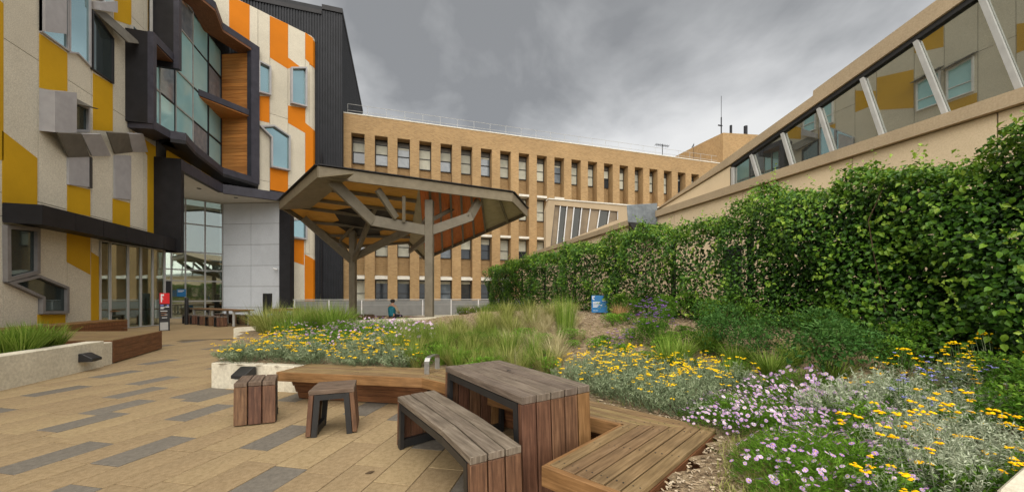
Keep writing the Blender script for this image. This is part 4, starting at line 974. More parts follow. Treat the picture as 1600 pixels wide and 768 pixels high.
# a dry leaf on the paving
for px, py, L_ in ((578, 738, .035), (505, 640, .02)):
    p = on_z(px, py, .004); b = MB(); b.prism([p+Vector((-L_, 0, 0)), p+Vector((0, -L_*.5, .002)), p+Vector((L_, .004, .006)), p+Vector((0, L_*.45, .004))], [p+Vector((-L_, 0, .003)), p+Vector((0, -L_*.5, .006)), p+Vector((L_, .004, .010)), p+Vector((0, L_*.45, .008))])
    tag(b.build('fallen_leaf', 'stem_brown'), 'dry brown fallen leaf on the pale paving in front of the slatted bench' if px == 578 else 'tiny dry leaf on the paving beside the open stool', 'leaf')
# wedge lights
def wedge(loc, facing, label):
    t = thing('wedge_light', label, 'wall light', loc); f = Vector((*facing, 0)).normalized(); s = Vector((-f.y, f.x, 0)); L_ = Vector(loc)
    pr = [(0, -.075), (.20, -.065), (.20, -.02), (.05, .075), (0, .075)]
    m = MB(); m.prism([L_+f*a+s*.11+Vector((0, 0, z)) for a, z in pr], [L_+f*a*.98-s*.11+Vector((0, 0, z)) for a, z in pr]); b = m.build('housing', 'black_steel', t, bevel=.006)
    m = MB(); m.prism([L_+f*a+s*.09+Vector((0, 0, -.078)) for a in (.03, .18)]+[L_+f*a-s*.09+Vector((0, 0, -.078)) for a in (.18, .03)], [L_+f*a+s*.09+Vector((0, 0, -.0755)) for a in (.03, .18)]+[L_+f*a-s*.09+Vector((0, 0, -.0755)) for a in (.18, .03)]); m.build('lens', 'soffit_white', t)
p = on_x(124, 557, -5.45); wedge((-5.45, p.y+.08, p.z-.02), (1, -.0), 'black wedge light low on the long white planter wall at left')
p = Vector((-2.06, 6.085, .27)); wedge(p, (-PD[0], -PD[1]), 'black wedge light on the planter edge behind the cube stool')

# far table and stools
FT = thing('long_table', 'long timber table by the grey tiled wall with stools around it', 'table', (-8.4, 21.1, 0))
ta, tb = Vector((-10.1, 23.1, 0)), Vector((-6.75, 19.35, 0)); d = (tb-ta).normalized(); n = Vector((-d.y, d.x, 0))
for k in range(5):
    m = MB(); m.axis = d; q = [ta+n*(k*.16-.4+.004), tb+n*(k*.16-.4+.004), tb+n*(k*.16-.24-.004), ta+n*(k*.16-.24-.004)]; m.prism([p+Vector((0, 0, .70)) for p in q], [p+Vector((0, 0, .74)) for p in q]); m.build('top_board', 'wood_honey', FT)
for f in (.06, .5, .94):
    c = lerp3(ta, tb, f)
    for s in (-.3, .3): MB().beam(c+n*s, c+n*s+Vector((0, 0, .70)), .08, .08).build('leg', 'alu_frame', FT)
    MB().beam(c-n*.3+Vector((0, 0, .66)), c+n*.3+Vector((0, 0, .66)), .06, .06).build('cross_rail', 'alu_frame', FT)
SM = thing('cube_stool', '', 'stool', (0, 0, 0), 'cube stools around the long table')
waterfall(SM, [(-.2, -.2), (-.2, .2)], [(.2, -.2), (.2, .2)], .45, 3, .01)
ang = math.atan2(d.y, d.x); first = True
for side in (-.62, .62):
    for f in (.12, .30, .48, .66, .84):
        c = lerp3(ta, tb, f)+n*side
        lab = '%s timber cube stool from the entrance end on the %s side of the long table' % ({.12: 'first', .30: 'second', .48: 'third', .66: 'fourth', .84: 'fifth'}[f], 'court' if side < 0 else 'wall')
        if first: SM.location = c; SM.rotation_euler = (0, 0, ang+R(90)); SM['label'] = lab; first = False
        else: copy_tree(SM, c, ang+R(90)+random.uniform(-.1, .1), label=lab)
for px, py, lb in ((396, 500, 'timber cube stool between the long table and the planter corner'), (577, 500, 'timber cube stool under the pavilion beside its left post'), (559, 501, 'reddish timber cube stool left of the pavilion post')):
    t_ = .45+0; p = at_t(px, py, 17.0 if px < 500 else 18.5); copy_tree(SM, (p.x, p.y, 0), .4, label=lb, group='stools standing apart')
# slabs, bollard, totem, signs
p = at_t(418, 463, 20.5); t = thing('dark_slab', 'tall dark rectangular slab standing before the grey tiled wall', 'slab', (p.x, p.y, 0))
m = MB(); m.beam((p.x, p.y, 0), (p.x, p.y, 1.52), .47, .12, up=Vector((-ST, -CT, 0))); m.build('slab_body', 'black_steel', t, bevel=.01)
m = MB(); m.box(p.x-.3, p.x+.3, p.y-.12, p.y+.12, 0, .02); m.build('base_plate', 'black_steel', t)
p = at_t(291.5, 463, 17.6); t = thing('bollard', 'thin black bollard in front of the entrance glass', 'bollard', (p.x, p.y, 0))
MB().tube((p.x, p.y, 0), (p.x, p.y, 1.22), .075, 12).build('shaft', 'black_steel', t); MB().tube((p.x, p.y, 1.22), (p.x, p.y, 1.30), .085, 12, .06).build('cap', 'black_steel', t)
# totem: faces the camera
def local_sign(o, right, up, nrm): 
    return lambda x, z, dd=0: o+right*x+up*z+nrm*dd
p = at_t(257.3, 463, 14.4); base = Vector((p.x, p.y, 0)); vd = Vector((-base.x, -base.y, 0)).normalized(); rt = Vector((-vd.y, vd.x, 0)); up = Vector((0, 0, 1))
t = thing('totem_sign', 'slim totem sign, red panel above black with white lettering, grey base', 'sign', base)
S_ = local_sign(base, rt, up, vd)
def slab(x0, x1, z0, z1, d0, d1, name, m, par):
    b = MB(); b.prism([S_(x0, z0, d0), S_(x1, z0, d0), S_(x1, z1, d0), S_(x0, z1, d0)], [S_(x0, z0, d1), S_(x1, z0, d1), S_(x1, z1, d1), S_(x0, z1, d1)]); return b.build(name, m, par)
slab(-.16, .15, .0, 1.47, -.06, 0, 'black_panel', 'black_steel', t); rp = slab(-.14, .14, 1.06, 1.48, .001, .012, 'red_panel', 'sign_red', t); slab(-.13, .10, .02, .33, .001, .012, 'grey_panel', 'alu_frame', t)
def strokes(name, m, par, rects, d=.016):
    b = MB()
    for x0, x1, z0, z1 in rects: b.prism([S_(x0, z0, d-.003), S_(x1, z0, d-.003), S_(x1, z1, d-.003), S_(x0, z1, d-.003)], [S_(x0, z0, d), S_(x1, z0, d), S_(x1, z1, d), S_(x0, z1, d)])
    return b.build(name, m, par, kind='stuff')
strokes('lettering', 'sign_white', rp, [(-.11, -.02, 1.37, 1.44), (-.11, -.075, 1.12, 1.365), (-.07, -.045, 1.28, 1.31), (-.07, -.04, 1.22, 1.25)])
strokes('lettering', 'sign_white', t, [(-.12, .0, .90, .93), (-.12, -.03, .86, .89), (.02, .13, .92, .95), (-.10, .08, .76, .785), (-.12, -.10, .76, .79), (-.08, .07, .50, .522), (.0, .08, .62, .635)])
strokes('badge', 'sign_lilac', t, [(-.12, -.03, .97, 1.02), (.06, .12, .97, 1.02)]); strokes('brown_lettering', 'sign_brown', t, [(-.10, .05, .69, .71), (-.10, .06, .60, .62)])
# blue notice on the glass, inside
def blue_sign(o, w, h, label, leg=.0, rows_=None, tilt=0, back=0):
    global S_
    o = Vector(o); vd = Vector((-o.x, -o.y, 0)).normalized(); vd = Matrix.Rotation(tilt, 3, 'Z')@vd; rt = Vector((-vd.y, vd.x, 0)); S_ = local_sign(o, rt, Matrix.Rotation(back, 3, rt)@Vector((0, 0, 1)), vd)
    t = thing('blue_sign', label, 'sign', o)
    pn = slab(-w/2, w/2, leg, leg+h, -.012, 0, 'sign_panel', 'sign_blue', t)
    if rows_: strokes('lettering', 'sign_white', pn, [(a*w-w/2, b*w-w/2, leg+c*h, leg+d_*h) for a, b, c, d_ in rows_], .004)
    if leg > 0:
        for s in (-.35, .35): slab(s*w-.012, s*w+.012, -.15, leg+h*.7, -.03, -.0125, 'stake', 'alu_frame', t)
    return t
rows_big = [(.03, .20, .90, .955), (.06, .11, .76, .895), (.11, .19, .74, .78), (.66, .72, .66, .70), (.73, .77, .64, .74), (.78, .86, .66, .69), (.84, .90, .68, .80),
            (.08, .52, .585, .63), (.08, .44, .52, .56), (.08, .50, .44, .485), (.54, .66, .40, .45), (.10, .42, .37, .41), (.08, .36, .30, .34), (.10, .22, .11, .13), (.25, .40, .105, .125)]
p = on_bed(937, 491); blue_sign(p, .40, .43, 'blue notice board with white lettering standing in the garden mulch', .05, rows_big, tilt=-.05)
blue_sign(at_t(283.5, 463, 21.5), .40, .44, 'small blue notice with white lines behind the entrance glass', 0, [(.12, .8, .75, .85), (.12, .62, .62, .70)])
blue_sign(at_t(425, 500, 16.3), .43, .30, 'low blue sign by the corner of the planter near the grasses', 0, [(.15, .55, .35, .6)])
p = on_z(78, 520, .42); blue_sign((-6.9, 8.85, .40), .42, .17, 'flat blue sign half hidden by grass in the left planter', 0)
# small benches round the pavilion
def low_bench(a, b_, label, m='wood_honey'):
    a = Vector(a); b_ = Vector(b_); d = (b_-a).normalized(); n = Vector((-d.y, d.x, 0)); t = thing('timber_bench', label, 'timber bench', ((a.x+b_.x)/2, (a.y+b_.y)/2, 0))
    for k in range(3): MB().beam(a+n*(k*.15-.15)+Vector((0, 0, .43)), b_+n*(k*.15-.15)+Vector((0, 0, .43)), .145, .04).build('seat_board', m, t)
    for f in (.1, .9): c = lerp3(a, b_, f); MB().beam(c-n*.2+Vector((0, 0, .2)), c+n*.2+Vector((0, 0, .2)), .08, .40).build('leg', 'black_steel', t)
p, q = at_t(556, 500, 16.6), at_t(600, 496, 16.6); low_bench((p.x, p.y, 0), (q.x, q.y, 0), 'low timber bench between the pavilion post and the seated person', 'wood_red')
p, q = at_t(604, 496, 15.8), at_t(668, 492, 16.3); low_bench((p.x, p.y, 0), (q.x, q.y, 0), 'low timber bench carrying the person in the teal vest', 'wood_red')
p, q = at_t(424, 484, 18.5), at_t(468, 484, 19.5)
t = thing('timber_counter', 'honey coloured timber counter behind the planter grasses', 'counter', ((p.x+q.x)/2, (p.y+q.y)/2, 0))
MB().beam((p.x, p.y, .66), (q.x, q.y, .66), .6, .14).build('counter_top', 'wood_honey', t); 
for f in (.1, .9): c = lerp3(p, q, f); MB().beam((c.x, c.y, 0), (c.x, c.y, .6), .4, .1).build('leg', 'black_steel', t)

# ================================================================== PERSON, seated, back to the camera
pp = at_t(613, 497, 15.75); base = Vector((pp.x, pp.y, 0))
PR = thing('person', 'seated person in a teal puffer vest with dark hair, back turned', 'person', base)
face = Matrix.Rotation(R(-45), 3, 'Z')
def pv(x, y, z): return base+face@Vector((x, y, z))        # +y: the way the person faces
def skin_mesh(name, pts, edges, rad, m, par, sub=2, root=0):
    me = bpy.data.meshes.new(name); me.from_pydata([tuple(pv(*p)) for p in pts], edges, []); o = link(name, me, par)
    md = o.modifiers.new('skin', 'SKIN'); md.use_smooth_shade = True
    for i, r_ in enumerate(rad):
        sv = me.skin_vertices[0].data[i]; sv.radius = (r_, r_) if isinstance(r_, (int, float)) else r_; sv.use_root = (i == root)
    sb = o.modifiers.new('sub', 'SUBSURF'); sb.levels = sub; sb.render_levels = sub; me.materials.append(MATS[m]); return o
pts = [(0, 0, .50), (0, -.02, .68), (0, -.01, .88), (0, .01, .99), (0, .03, 1.06), (0, .05, 1.16), (0, .06, 1.24),
       (-.17, 0, .95), (-.23, .06, .72), (-.14, .28, .62), (.17, 0, .95), (.23, .06, .72), (.14, .28, .62),
       (-.10, .02, .50), (-.12, .42, .50), (-.12, .46, .08), (-.12, .58, .05), (.10, .02, .50), (.12, .42, .50), (.12, .46, .08), (.12, .58, .05)]
ed = [(0, 1), (1, 2), (2, 3), (3, 4), (4, 5), (5, 6), (2, 7), (7, 8), (8, 9), (2, 10), (10, 11), (11, 12), (0, 13), (13, 14), (14, 15), (15, 16), (0, 17), (17, 18), (18, 19), (19, 20)]
rad = [.13, .13, .12, .07, .055, .085, .07, .06, .048, .035, .06, .048, .035, .09, .07, .05, .04, .09, .07, .05, .04]
skin_mesh('body', pts, ed, rad, 'skin', PR)
skin_mesh('vest', [(0, 0, .47), (0, -.02, .60), (0, -.03, .74), (0, -.01, .88), (0, .0, .97), (-.15, 0, .93), (.15, 0, .93)], [(0, 1), (1, 2), (2, 3), (3, 4), (3, 5), (3, 6)], [.155, .165, .165, .15, .09, .085, .085], 'vest_teal', PR)
for s in (-1, 1): skin_mesh('sleeve', [(s*.19, 0, .94), (s*.245, .06, .72), (s*.15, .26, .63)], [(0, 1), (1, 2)], [.07, .06, .05], 'sleeve_beige', PR)
skin_mesh('hair', [(0, .0, 1.05), (0, .02, 1.16), (0, .03, 1.235)], [(0, 1), (1, 2)], [.075, .11, .095], 'hair_dark', PR)
skin_mesh('trousers', [(0, 0, .46), (-.10, .05, .49), (-.12, .42, .49), (-.12, .45, .12), (.10, .05, .49), (.12, .42, .49), (.12, .45, .12)], [(0, 1), (1, 2), (2, 3), (0, 4), (4, 5), (5, 6)], [.12, .11, .085, .065, .11, .085, .065], 'trouser_dark', PR)
# ================================================================== PLANTS
class PM:
    """leaf-sized faces with a tone value each; one mesh"""
    def __init__(self, seed=0): self.v = []; self.f = []; self.r = []; self.mi = []; self.q = random.Random(seed); self.m = 0
    def rdir(self, up=0.0):
        q = self.q
        while True:
            v = Vector((q.uniform(-1, 1), q.uniform(-1, 1), q.uniform(-1, 1)))
            if .05 < v.length < 1: v.normalize(); break
        v.z += up; return v.normalized()
    def _a(self, vs, fs, r):
        b = len(self.v); self.v += [v[:] for v in vs]
        for f in fs: self.f.append([b+i for i in f]); self.r.append(r); self.mi.append(self.m)
    def leaf(self, p, d, n, L, W, r, fold=.25, curl=.15):
        s = d.cross(n)
        if s.length < 1e-4: s = d.orthogonal()
        s.normalize(); n = s.cross(d)
        m = p+d*(L*.45); up = n*(W*fold)
        self._a([p, m+s*(W/2)+up, p+d*L-n*(L*curl), m-s*(W/2)+up], [(0, 1, 2), (0, 2, 3)], r)
    def oval(self, p, d, n, L, W, r, fold=.2, curl=.2):
        s = d.cross(n)
        if s.length < 1e-4: s = d.orthogonal()
        s.normalize(); n = s.cross(d); up = n*(W*fold)
        a = p+d*(L*.25); b = p+d*(L*.62)-n*(L*curl*.3); t = p+d*L-n*(L*curl)
        self._a([p, a+s*W*.42+up, b+s*W*.46+up, t, b-s*W*.46+up, a-s*W*.42+up, p+d*L*.45], [(0, 1, 6), (1, 2, 6), (2, 3, 6), (3, 4, 6), (4, 5, 6), (5, 0, 6)], r)
    def blade(self, p, d, L, W, bend, r, n=3):
        s = d.cross(Vector((0, 0, 1)))
        if s.length < 1e-3: s = Vector((1, 0, 0))
        s.normalize(); vs = []; c = Vector(p); dd = d.copy()
        for i in range(n):
            w = W*(1-i/n*.6)/2; vs += [c-s*w, c+s*w]; c = c+dd*(L/n); dd = (dd+Vector((d.x, d.y, -.6))*bend/n).normalized()
        vs.append(c); fs = [(2*i, 2*i+1, 2*i+3, 2*i+2) for i in range(n-1)]+[(2*n-2, 2*n-1, 2*n)]
        self._a(vs, fs, r)
    def stem(self, p, q_, w, r=.3):
        d = (q_-p); s = d.cross(Vector((.3, .8, .2))).normalized()*w/2; u = d.cross(s).normalized()*w/2
        self._a([p-s, p+s, p+u, q_-s*.6, q_+s*.6, q_+u*.6], [(0, 1, 4, 3), (1, 2, 5, 4), (2, 0, 3, 5)], r)
    def dome(self, p, r_, r, n=6, h=.6):
        vs = [p+Vector((0, 0, r_*h))]+[p+Vector((math.cos(6.283*i/n)*r_, math.sin(6.283*i/n)*r_, 0)) for i in range(n)]+[p-Vector((0, 0, r_*h*.6))]
        self._a(vs, [(0, i+1, (i+1) % n+1) for i in range(n)]+[(n+1, (i+1) % n+1, i+1) for i in range(n)], r)
    def head(self, p, R_, k, r0):
        for _ in range(k):
            a = self.q.uniform(0, 6.283); d = R_*math.sqrt(self.q.random()); self.dome(p+Vector((math.cos(a)*d, math.sin(a)*d, self.q.uniform(-.2, .25)*R_)), R_*self.q.uniform(.28, .45), max(0, min(1, r0+self.q.uniform(-.3, .3))))
    def daisy(self, p, n, R_, r, pet=9):
        n = n.normalized(); s = n.orthogonal().normalized(); t = n.cross(s); self.m = 0
        for i in range(pet):
            a = 6.283*i/pet+self.q.uniform(-.1, .1); d = s*math.cos(a)+t*math.sin(a); e = n.cross(d); w = R_*.27
            self._a([p+d*R_*.15, p+d*R_*.75+e*w-n*R_*.0, p+d*R_*1.0-n*R_*.12, p+d*R_*.75-e*w], [(0, 1, 2, 3)], max(0, min(1, r+self.q.uniform(-.25, .25))))
        self.m = 1
        vs = [p+n*R_*.16]+[p+(s*math.cos(6.283*i/5)+t*math.sin(6.283*i/5))*R_*.24+n*R_*.03 for i in range(5)]; self._a(vs, [(0, i+1, (i+1) % 5+1) for i in range(5)], .6); self.m = 0
    def mesh(self, name, mats):
        me = bpy.data.meshes.new(name); me.from_pydata(self.v, [], self.f)
        at = me.attributes.new('face_tone', 'FLOAT', 'FACE'); at.data.foreach_set('value', self.r); me.polygons.foreach_set('material_index', self.mi)
        for m in (mats if isinstance(mats, (list, tuple)) else [mats]): me.materials.append(MATS[m])
        me.update(); return me
def proto_plant(name, parts, cat):
    """parts: (part name, mesh, kind) hung below an empty at the plant's foot"""
    t = thing(name, '', cat, (0, 0, 0))
    for nm, me in parts: link(nm, me, t, kind='stuff')
    return t
def silver_bush(seed, Rr=.26, H=.28, stems=70, leafm='leaf_greygreen', flowers=16, fr=.022, petal='petal_yellow', ll=.028, upr=.25):
    f = PM(seed); b = PM(seed+50); q = f.q
    for s in range(stems):
        a = q.uniform(0, 6.283); rad = Rr*math.sqrt(q.random()); h = H*(1-.55*(rad/Rr)**2)*q.uniform(.75, 1.1)
        p0 = Vector((math.cos(a)*rad*.45, math.sin(a)*rad*.45, 0)); p1 = Vector((math.cos(a)*rad*1.1, math.sin(a)*rad*1.1, h)); f.stem(p0, p1, .004, .25)
        n = int(9+h*40)
        for i in range(n):
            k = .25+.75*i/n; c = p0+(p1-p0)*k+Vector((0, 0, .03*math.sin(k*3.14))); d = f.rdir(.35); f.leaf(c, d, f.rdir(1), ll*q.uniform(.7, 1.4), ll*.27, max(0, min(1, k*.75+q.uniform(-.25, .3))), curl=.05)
    for s in range(flowers):
        a = q.uniform(0, 6.283); rad = Rr*1.05*math.sqrt(q.random()); h = H*(1-.5*(rad/Rr)**2)+q.uniform(.02, .10)
        p = Vector((math.cos(a)*rad, math.sin(a)*rad, h)); b.m = 1; b.stem(p-Vector((math.cos(a)*.02, math.sin(a)*.02, .12)), p, .003, .5); b.m = 0; b.head(p, fr*q.uniform(.7, 1.3), 6, .5)
    return f.mesh('foliage', leafm), b.mesh('bloom', [petal, leafm])
def daisy_mound(seed, Rr=.24, H=.17, n=1300, flowers=66, fr=.014):
    f = PM(seed); b = PM(seed+9); q = f.q
    for s in range(n):
        a = q.uniform(0, 6.283); rad = Rr*math.sqrt(q.random()); h = H*(1-.75*(rad/Rr)**2)*q.uniform(.25, 1); p = Vector((math.cos(a)*rad, math.sin(a)*rad, h))
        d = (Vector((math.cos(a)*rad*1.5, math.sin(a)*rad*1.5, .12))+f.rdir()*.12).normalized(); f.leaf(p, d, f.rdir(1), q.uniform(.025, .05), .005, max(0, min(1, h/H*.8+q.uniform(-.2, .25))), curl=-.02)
    for s in range(flowers):
        a = q.uniform(0, 6.283); rad = Rr*1.08*math.sqrt(q.random()); h = H*(1-.72*(rad/Rr)**2)+q.uniform(.01, .045); p = Vector((math.cos(a)*rad, math.sin(a)*rad, h))
        nn = Vector((math.cos(a)*rad*2-.25, math.sin(a)*rad*2-.45, .8))+b.rdir()*.3; b.daisy(p, nn, fr*q.uniform(.7, 1.2), q.random())
        b.m = 2; b.stem(p-Vector((0, 0, .06)), p, .002, .5)
    return f.mesh('foliage', 'leaf_fine'), b.mesh('bloom', ['petal_mauve', 'petal_yellow', 'leaf_fine'])
def tussock(seed, n=260, H=.45, sp=.5, W=.006, m='grass_green', base=.07, bend=.9):
    f = PM(seed); q = f.q
    for s in range(n):
        a = q.uniform(0, 6.283); rb = base*math.sqrt(q.random()); t_ = sp*math.sqrt(q.random()); d = Vector((math.cos(a)*t_, math.sin(a)*t_, 1)).normalized()
        f.blade(Vector((math.cos(a)*rb, math.sin(a)*rb, 0)), d, H*q.uniform(.55, 1.15), W*q.uniform(.6, 1.3), bend*t_*q.uniform(.4, 1.3), q.random())
    return f.mesh('foliage', m)
def leafy(seed, Rr=.3, H=.45, n=520, L=.05, W=.028, m='leaf_shrub', stems=14):
    f = PM(seed); q = f.q; w = PM(seed+3)
    for s in range(stems):
        a = q.uniform(0, 6.283); rad = Rr*q.uniform(.2, .8); w.stem(Vector((0, 0, 0)), Vector((math.cos(a)*rad, math.sin(a)*rad, H*q.uniform(.5, .95))), .006)
    lump = [(f.rdir(.3)*q.uniform(.3, .7)) for _ in range(9)]
    for s in range(n):
        c = q.choice(lump); d = f.rdir(.25); p = Vector((c.x*Rr, c.y*Rr, H*.55+c.z*H*.42))+Vector((d.x*Rr*.42, d.y*Rr*.42, d.z*H*.26)); p.z = max(.02, p.z)
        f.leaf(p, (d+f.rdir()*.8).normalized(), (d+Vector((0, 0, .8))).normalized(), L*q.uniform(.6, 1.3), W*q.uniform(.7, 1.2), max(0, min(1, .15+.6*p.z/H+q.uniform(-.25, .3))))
    return f.mesh('foliage', m), w.mesh('stem', 'stem_brown')
def verbena(seed, n=26, H=.55, petal='petal_purple', sp=.35, fr=.018):
    f = PM(seed); b = PM(seed+4); q = f.q
    for s in range(n):
        a = q.uniform(0, 6.283); t_ = sp*math.sqrt(q.random()); p = Vector((math.cos(a)*t_*.3, math.sin(a)*t_*.3, 0)); e = Vector((math.cos(a)*t_*H, math.sin(a)*t_*H, H*q.uniform(.5, 1.05))); f.stem(p, e, .003, .5)
        for i in range(9): f.leaf(p+(e-p)*q.random()*.8, f.rdir(.4), f.rdir(1), .045, .009, q.random())
        b.head(e, fr, 7, q.random())
    return f.mesh('foliage', 'leaf_shrub'), b.mesh('bloom', petal)
q0 = random.Random(21)
def region(poly_px, n, mind, tries=4000):
    xs_ = [p[0] for p in poly_px]; ys_ = [p[1] for p in poly_px]; out = []
    for _ in range(tries):
        x, y = q0.uniform(min(xs_), max(xs_)), q0.uniform(min(ys_), max(ys_))
        if not pip(x, y, poly_px) or (896 < x < 950 and 470 < y < 532): continue
        p = on_bed(x, y)
        if not pip(p.x, p.y, BED) or seg_dist(p.x, p.y, FRONT) < .06 or p.y < .6: continue
        if all((p-o).length > mind for o in out): out.append(p)
        if len(out) >= n: break
    return out
def plant_all(protos, spots, label, group, s0=.8, s1=1.25, flat=1.0):
    ow = ['leftmost', 'second from the left', 'third from the left', 'fourth from the left', 'fifth from the left', 'sixth from the left', 'seventh from the left', 'eighth from the left']
    base = label; order = sorted(range(len(spots)), key=lambda i: to_px(spots[i])[0])
    for i, p in enumerate(spots):
        if 1 < len(spots) <= 8: label = base+', '+ow[order.index(i)]
        pr = protos[i % len(protos)]; s = q0.uniform(s0, s1)
        if not pr['label']: pr.location = p; pr.rotation_euler = (0, 0, q0.uniform(0, 6.28)); pr.scale = (s, s, s*flat); pr['label'] = label; pr['group'] = group
        else: copy_tree(pr, p, q0.uniform(0, 6.28), (s, s, s*flat*q0.uniform(.9, 1.1)), label, group)
mk = lambda name, cat, *ms: proto_plant(name, [(m.name.split('.')[0], m) for m in ms], cat)
# yellow heads over grey-green leaves, right of the table
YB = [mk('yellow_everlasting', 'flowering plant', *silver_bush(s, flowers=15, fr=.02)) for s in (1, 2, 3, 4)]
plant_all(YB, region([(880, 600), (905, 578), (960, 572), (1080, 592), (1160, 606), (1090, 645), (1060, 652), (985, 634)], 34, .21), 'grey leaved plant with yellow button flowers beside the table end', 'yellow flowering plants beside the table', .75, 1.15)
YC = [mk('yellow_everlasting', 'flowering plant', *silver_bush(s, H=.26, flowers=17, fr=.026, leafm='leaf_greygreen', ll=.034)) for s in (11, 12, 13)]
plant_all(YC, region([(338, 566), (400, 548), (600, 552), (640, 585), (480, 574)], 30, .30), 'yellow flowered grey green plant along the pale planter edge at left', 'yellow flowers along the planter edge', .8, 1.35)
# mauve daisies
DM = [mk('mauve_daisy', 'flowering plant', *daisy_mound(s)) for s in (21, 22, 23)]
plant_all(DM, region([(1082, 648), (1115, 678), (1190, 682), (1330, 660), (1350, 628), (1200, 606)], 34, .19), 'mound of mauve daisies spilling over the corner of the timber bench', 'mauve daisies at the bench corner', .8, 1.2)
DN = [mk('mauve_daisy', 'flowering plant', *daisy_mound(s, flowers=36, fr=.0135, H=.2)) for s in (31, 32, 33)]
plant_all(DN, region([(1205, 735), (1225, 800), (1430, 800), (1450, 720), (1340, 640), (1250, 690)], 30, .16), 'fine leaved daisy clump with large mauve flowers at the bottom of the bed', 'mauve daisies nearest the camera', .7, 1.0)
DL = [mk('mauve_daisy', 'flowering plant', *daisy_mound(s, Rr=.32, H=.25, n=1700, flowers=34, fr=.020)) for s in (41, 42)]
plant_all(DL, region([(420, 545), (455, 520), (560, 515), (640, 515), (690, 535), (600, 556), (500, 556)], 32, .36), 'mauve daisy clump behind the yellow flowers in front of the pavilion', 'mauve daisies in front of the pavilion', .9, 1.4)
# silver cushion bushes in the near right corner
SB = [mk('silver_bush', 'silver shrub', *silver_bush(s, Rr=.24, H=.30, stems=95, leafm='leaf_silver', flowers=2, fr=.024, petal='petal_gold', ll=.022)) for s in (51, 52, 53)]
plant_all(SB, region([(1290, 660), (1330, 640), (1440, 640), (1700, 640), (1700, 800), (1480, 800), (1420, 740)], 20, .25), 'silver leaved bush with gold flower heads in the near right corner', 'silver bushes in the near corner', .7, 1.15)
SG = [mk('golden_yarrow', 'flowering plant', *silver_bush(s, Rr=.15, H=.26, stems=26, leafm='leaf_greygreen', flowers=7, fr=.030, petal='petal_gold')) for s in (61, 62)]
plant_all(SG, region([(1310, 768), (1345, 700), (1600, 700), (1660, 800), (1330, 810)], 8, .26), 'deep gold flower clump among silver leaves nearest the camera', 'gold flowers nearest the camera', .7, 1.05)
plant_all([mk('golden_yarrow', 'flowering plant', *silver_bush(s, Rr=.2, H=.34, stems=30, leafm='leaf_greygreen', flowers=16, fr=.020)) for s in (63, 64)], region([(1390, 620), (1600, 610), (1700, 660), (1480, 650)], 9, .3), 'tall yellow flowered plant before the dark hedge foot', 'yellow flowers at the hedge foot', .8, 1.2)
# grasses
GG = [mk('grass_tussock', 'grass', tussock(s, m='grass_green')) for s in (71, 72, 73)]
GO = [mk('grass_tussock', 'grass', tussock(s, m='grass_olive', n=320, H=.40, sp=.75, bend=1.3)) for s in (74, 75, 76)]
GP = [mk('pale_grass', 'grass', tussock(s, m='grass_pale', n=340, H=.34, sp=.9, W=.004, bend=1.5)) for s in (77, 78)]
plant_all(GG, region([(600, 560), (650, 535), (760, 535), (840, 560), (830, 590), (700, 592)], 30, .34), 'green grass tussock behind the long timber bench', 'green grasses behind the bench', .6, 1.0)
plant_all(GO, region([(600, 560), (650, 530), (800, 515), (860, 560), (850, 595), (700, 592)], 44, .30), 'olive grass tussock on the bank behind the bench', 'olive grasses on the bank', .7, 1.2)
plant_all(GP, region([(770, 575), (780, 530), (800, 505), (925, 482), (935, 505), (880, 560), (860, 595), (800, 590)], 34, .30), 'pale dry feathery grass clump on the middle of the bank', 'pale grasses on the bank', .7, 1.25)
plant_all(GO, region([(700, 515), (760, 500), (880, 484), (930, 488), (860, 505), (760, 530)], 30, .42), 'tall olive grass on the crest of the bank below the hedge', 'grasses on the crest of the bank', .8, 1.3)
GL = [mk('grass_tussock', 'grass', tussock(s, m=m_, n=380, H=.50, sp=1.0, W=.007, bend=1.1, base=.14)) for s, m_ in ((79, 'grass_green'), (80, 'grass_olive'))]
plant_all(GL, region([(400, 522), (430, 505), (520, 503), (540, 520), (450, 530)], 20, .45), 'tall green grass at the far corner of the planter', 'grasses at the far planter corner', 1.15, 1.7)
TG = mk('upright_grass', 'grass', tussock(81, m='grass_green', n=240, H=.75, sp=.22, W=.008, bend=.3, base=.14)); plant_all([TG], [on_bed(884, 528)], 'tall upright bright green grass standing alone on the bank', None, 1, 1)
plant_all([mk('straw_grass', 'grass', tussock(82, m='grass_straw', n=260, H=.34, sp=.7, W=.005, bend=.6))], [on_bed(968, 500)], 'straw coloured grass tuft right of the blue notice board', None, 1, 1)
VB = [mk('purple_verbena', 'flowering plant', *verbena(s, n=34)) for s in (83, 84)]
plant_all(VB, [on_bed(1005, 540), on_bed(1022, 528), on_bed(1035, 545)], 'purple flowered verbena in the mulch between grass and yellow flowers', 'purple verbenas', .95, 1.2)
plant_all([mk('purple_verbena', 'flowering plant', *verbena(85, n=16, H=.32))], [on_bed(962, 556), on_bed(975, 545)], 'low sprawling purple verbena above the yellow flowers', 'low purple verbenas', .9, 1.1)
plant_all([mk('blue_flower', 'flowering plant', *verbena(86, n=10, H=.30, petal='petal_blue', sp=.7, fr=.014))], region([(1380, 640), (1480, 610), (1540, 650), (1420, 670)], 6, .2), 'thin plant with violet blue flowers above the silver bush', 'violet blue flowers', .9, 1.2)
DG = [mk('strappy_grass', 'grass', tussock(s, m='grass_green', n=300, H=.36, sp=.9, W=.009, bend=1.2)) for s in (87, 88)]
plant_all(DG, region([(1020, 575), (1040, 540), (1250, 560), (1330, 600), (1160, 605)], 9, .34), 'dark green strappy grass between flowers and hedge shrubs', 'strappy grasses below the shrubs', .8, 1.2)
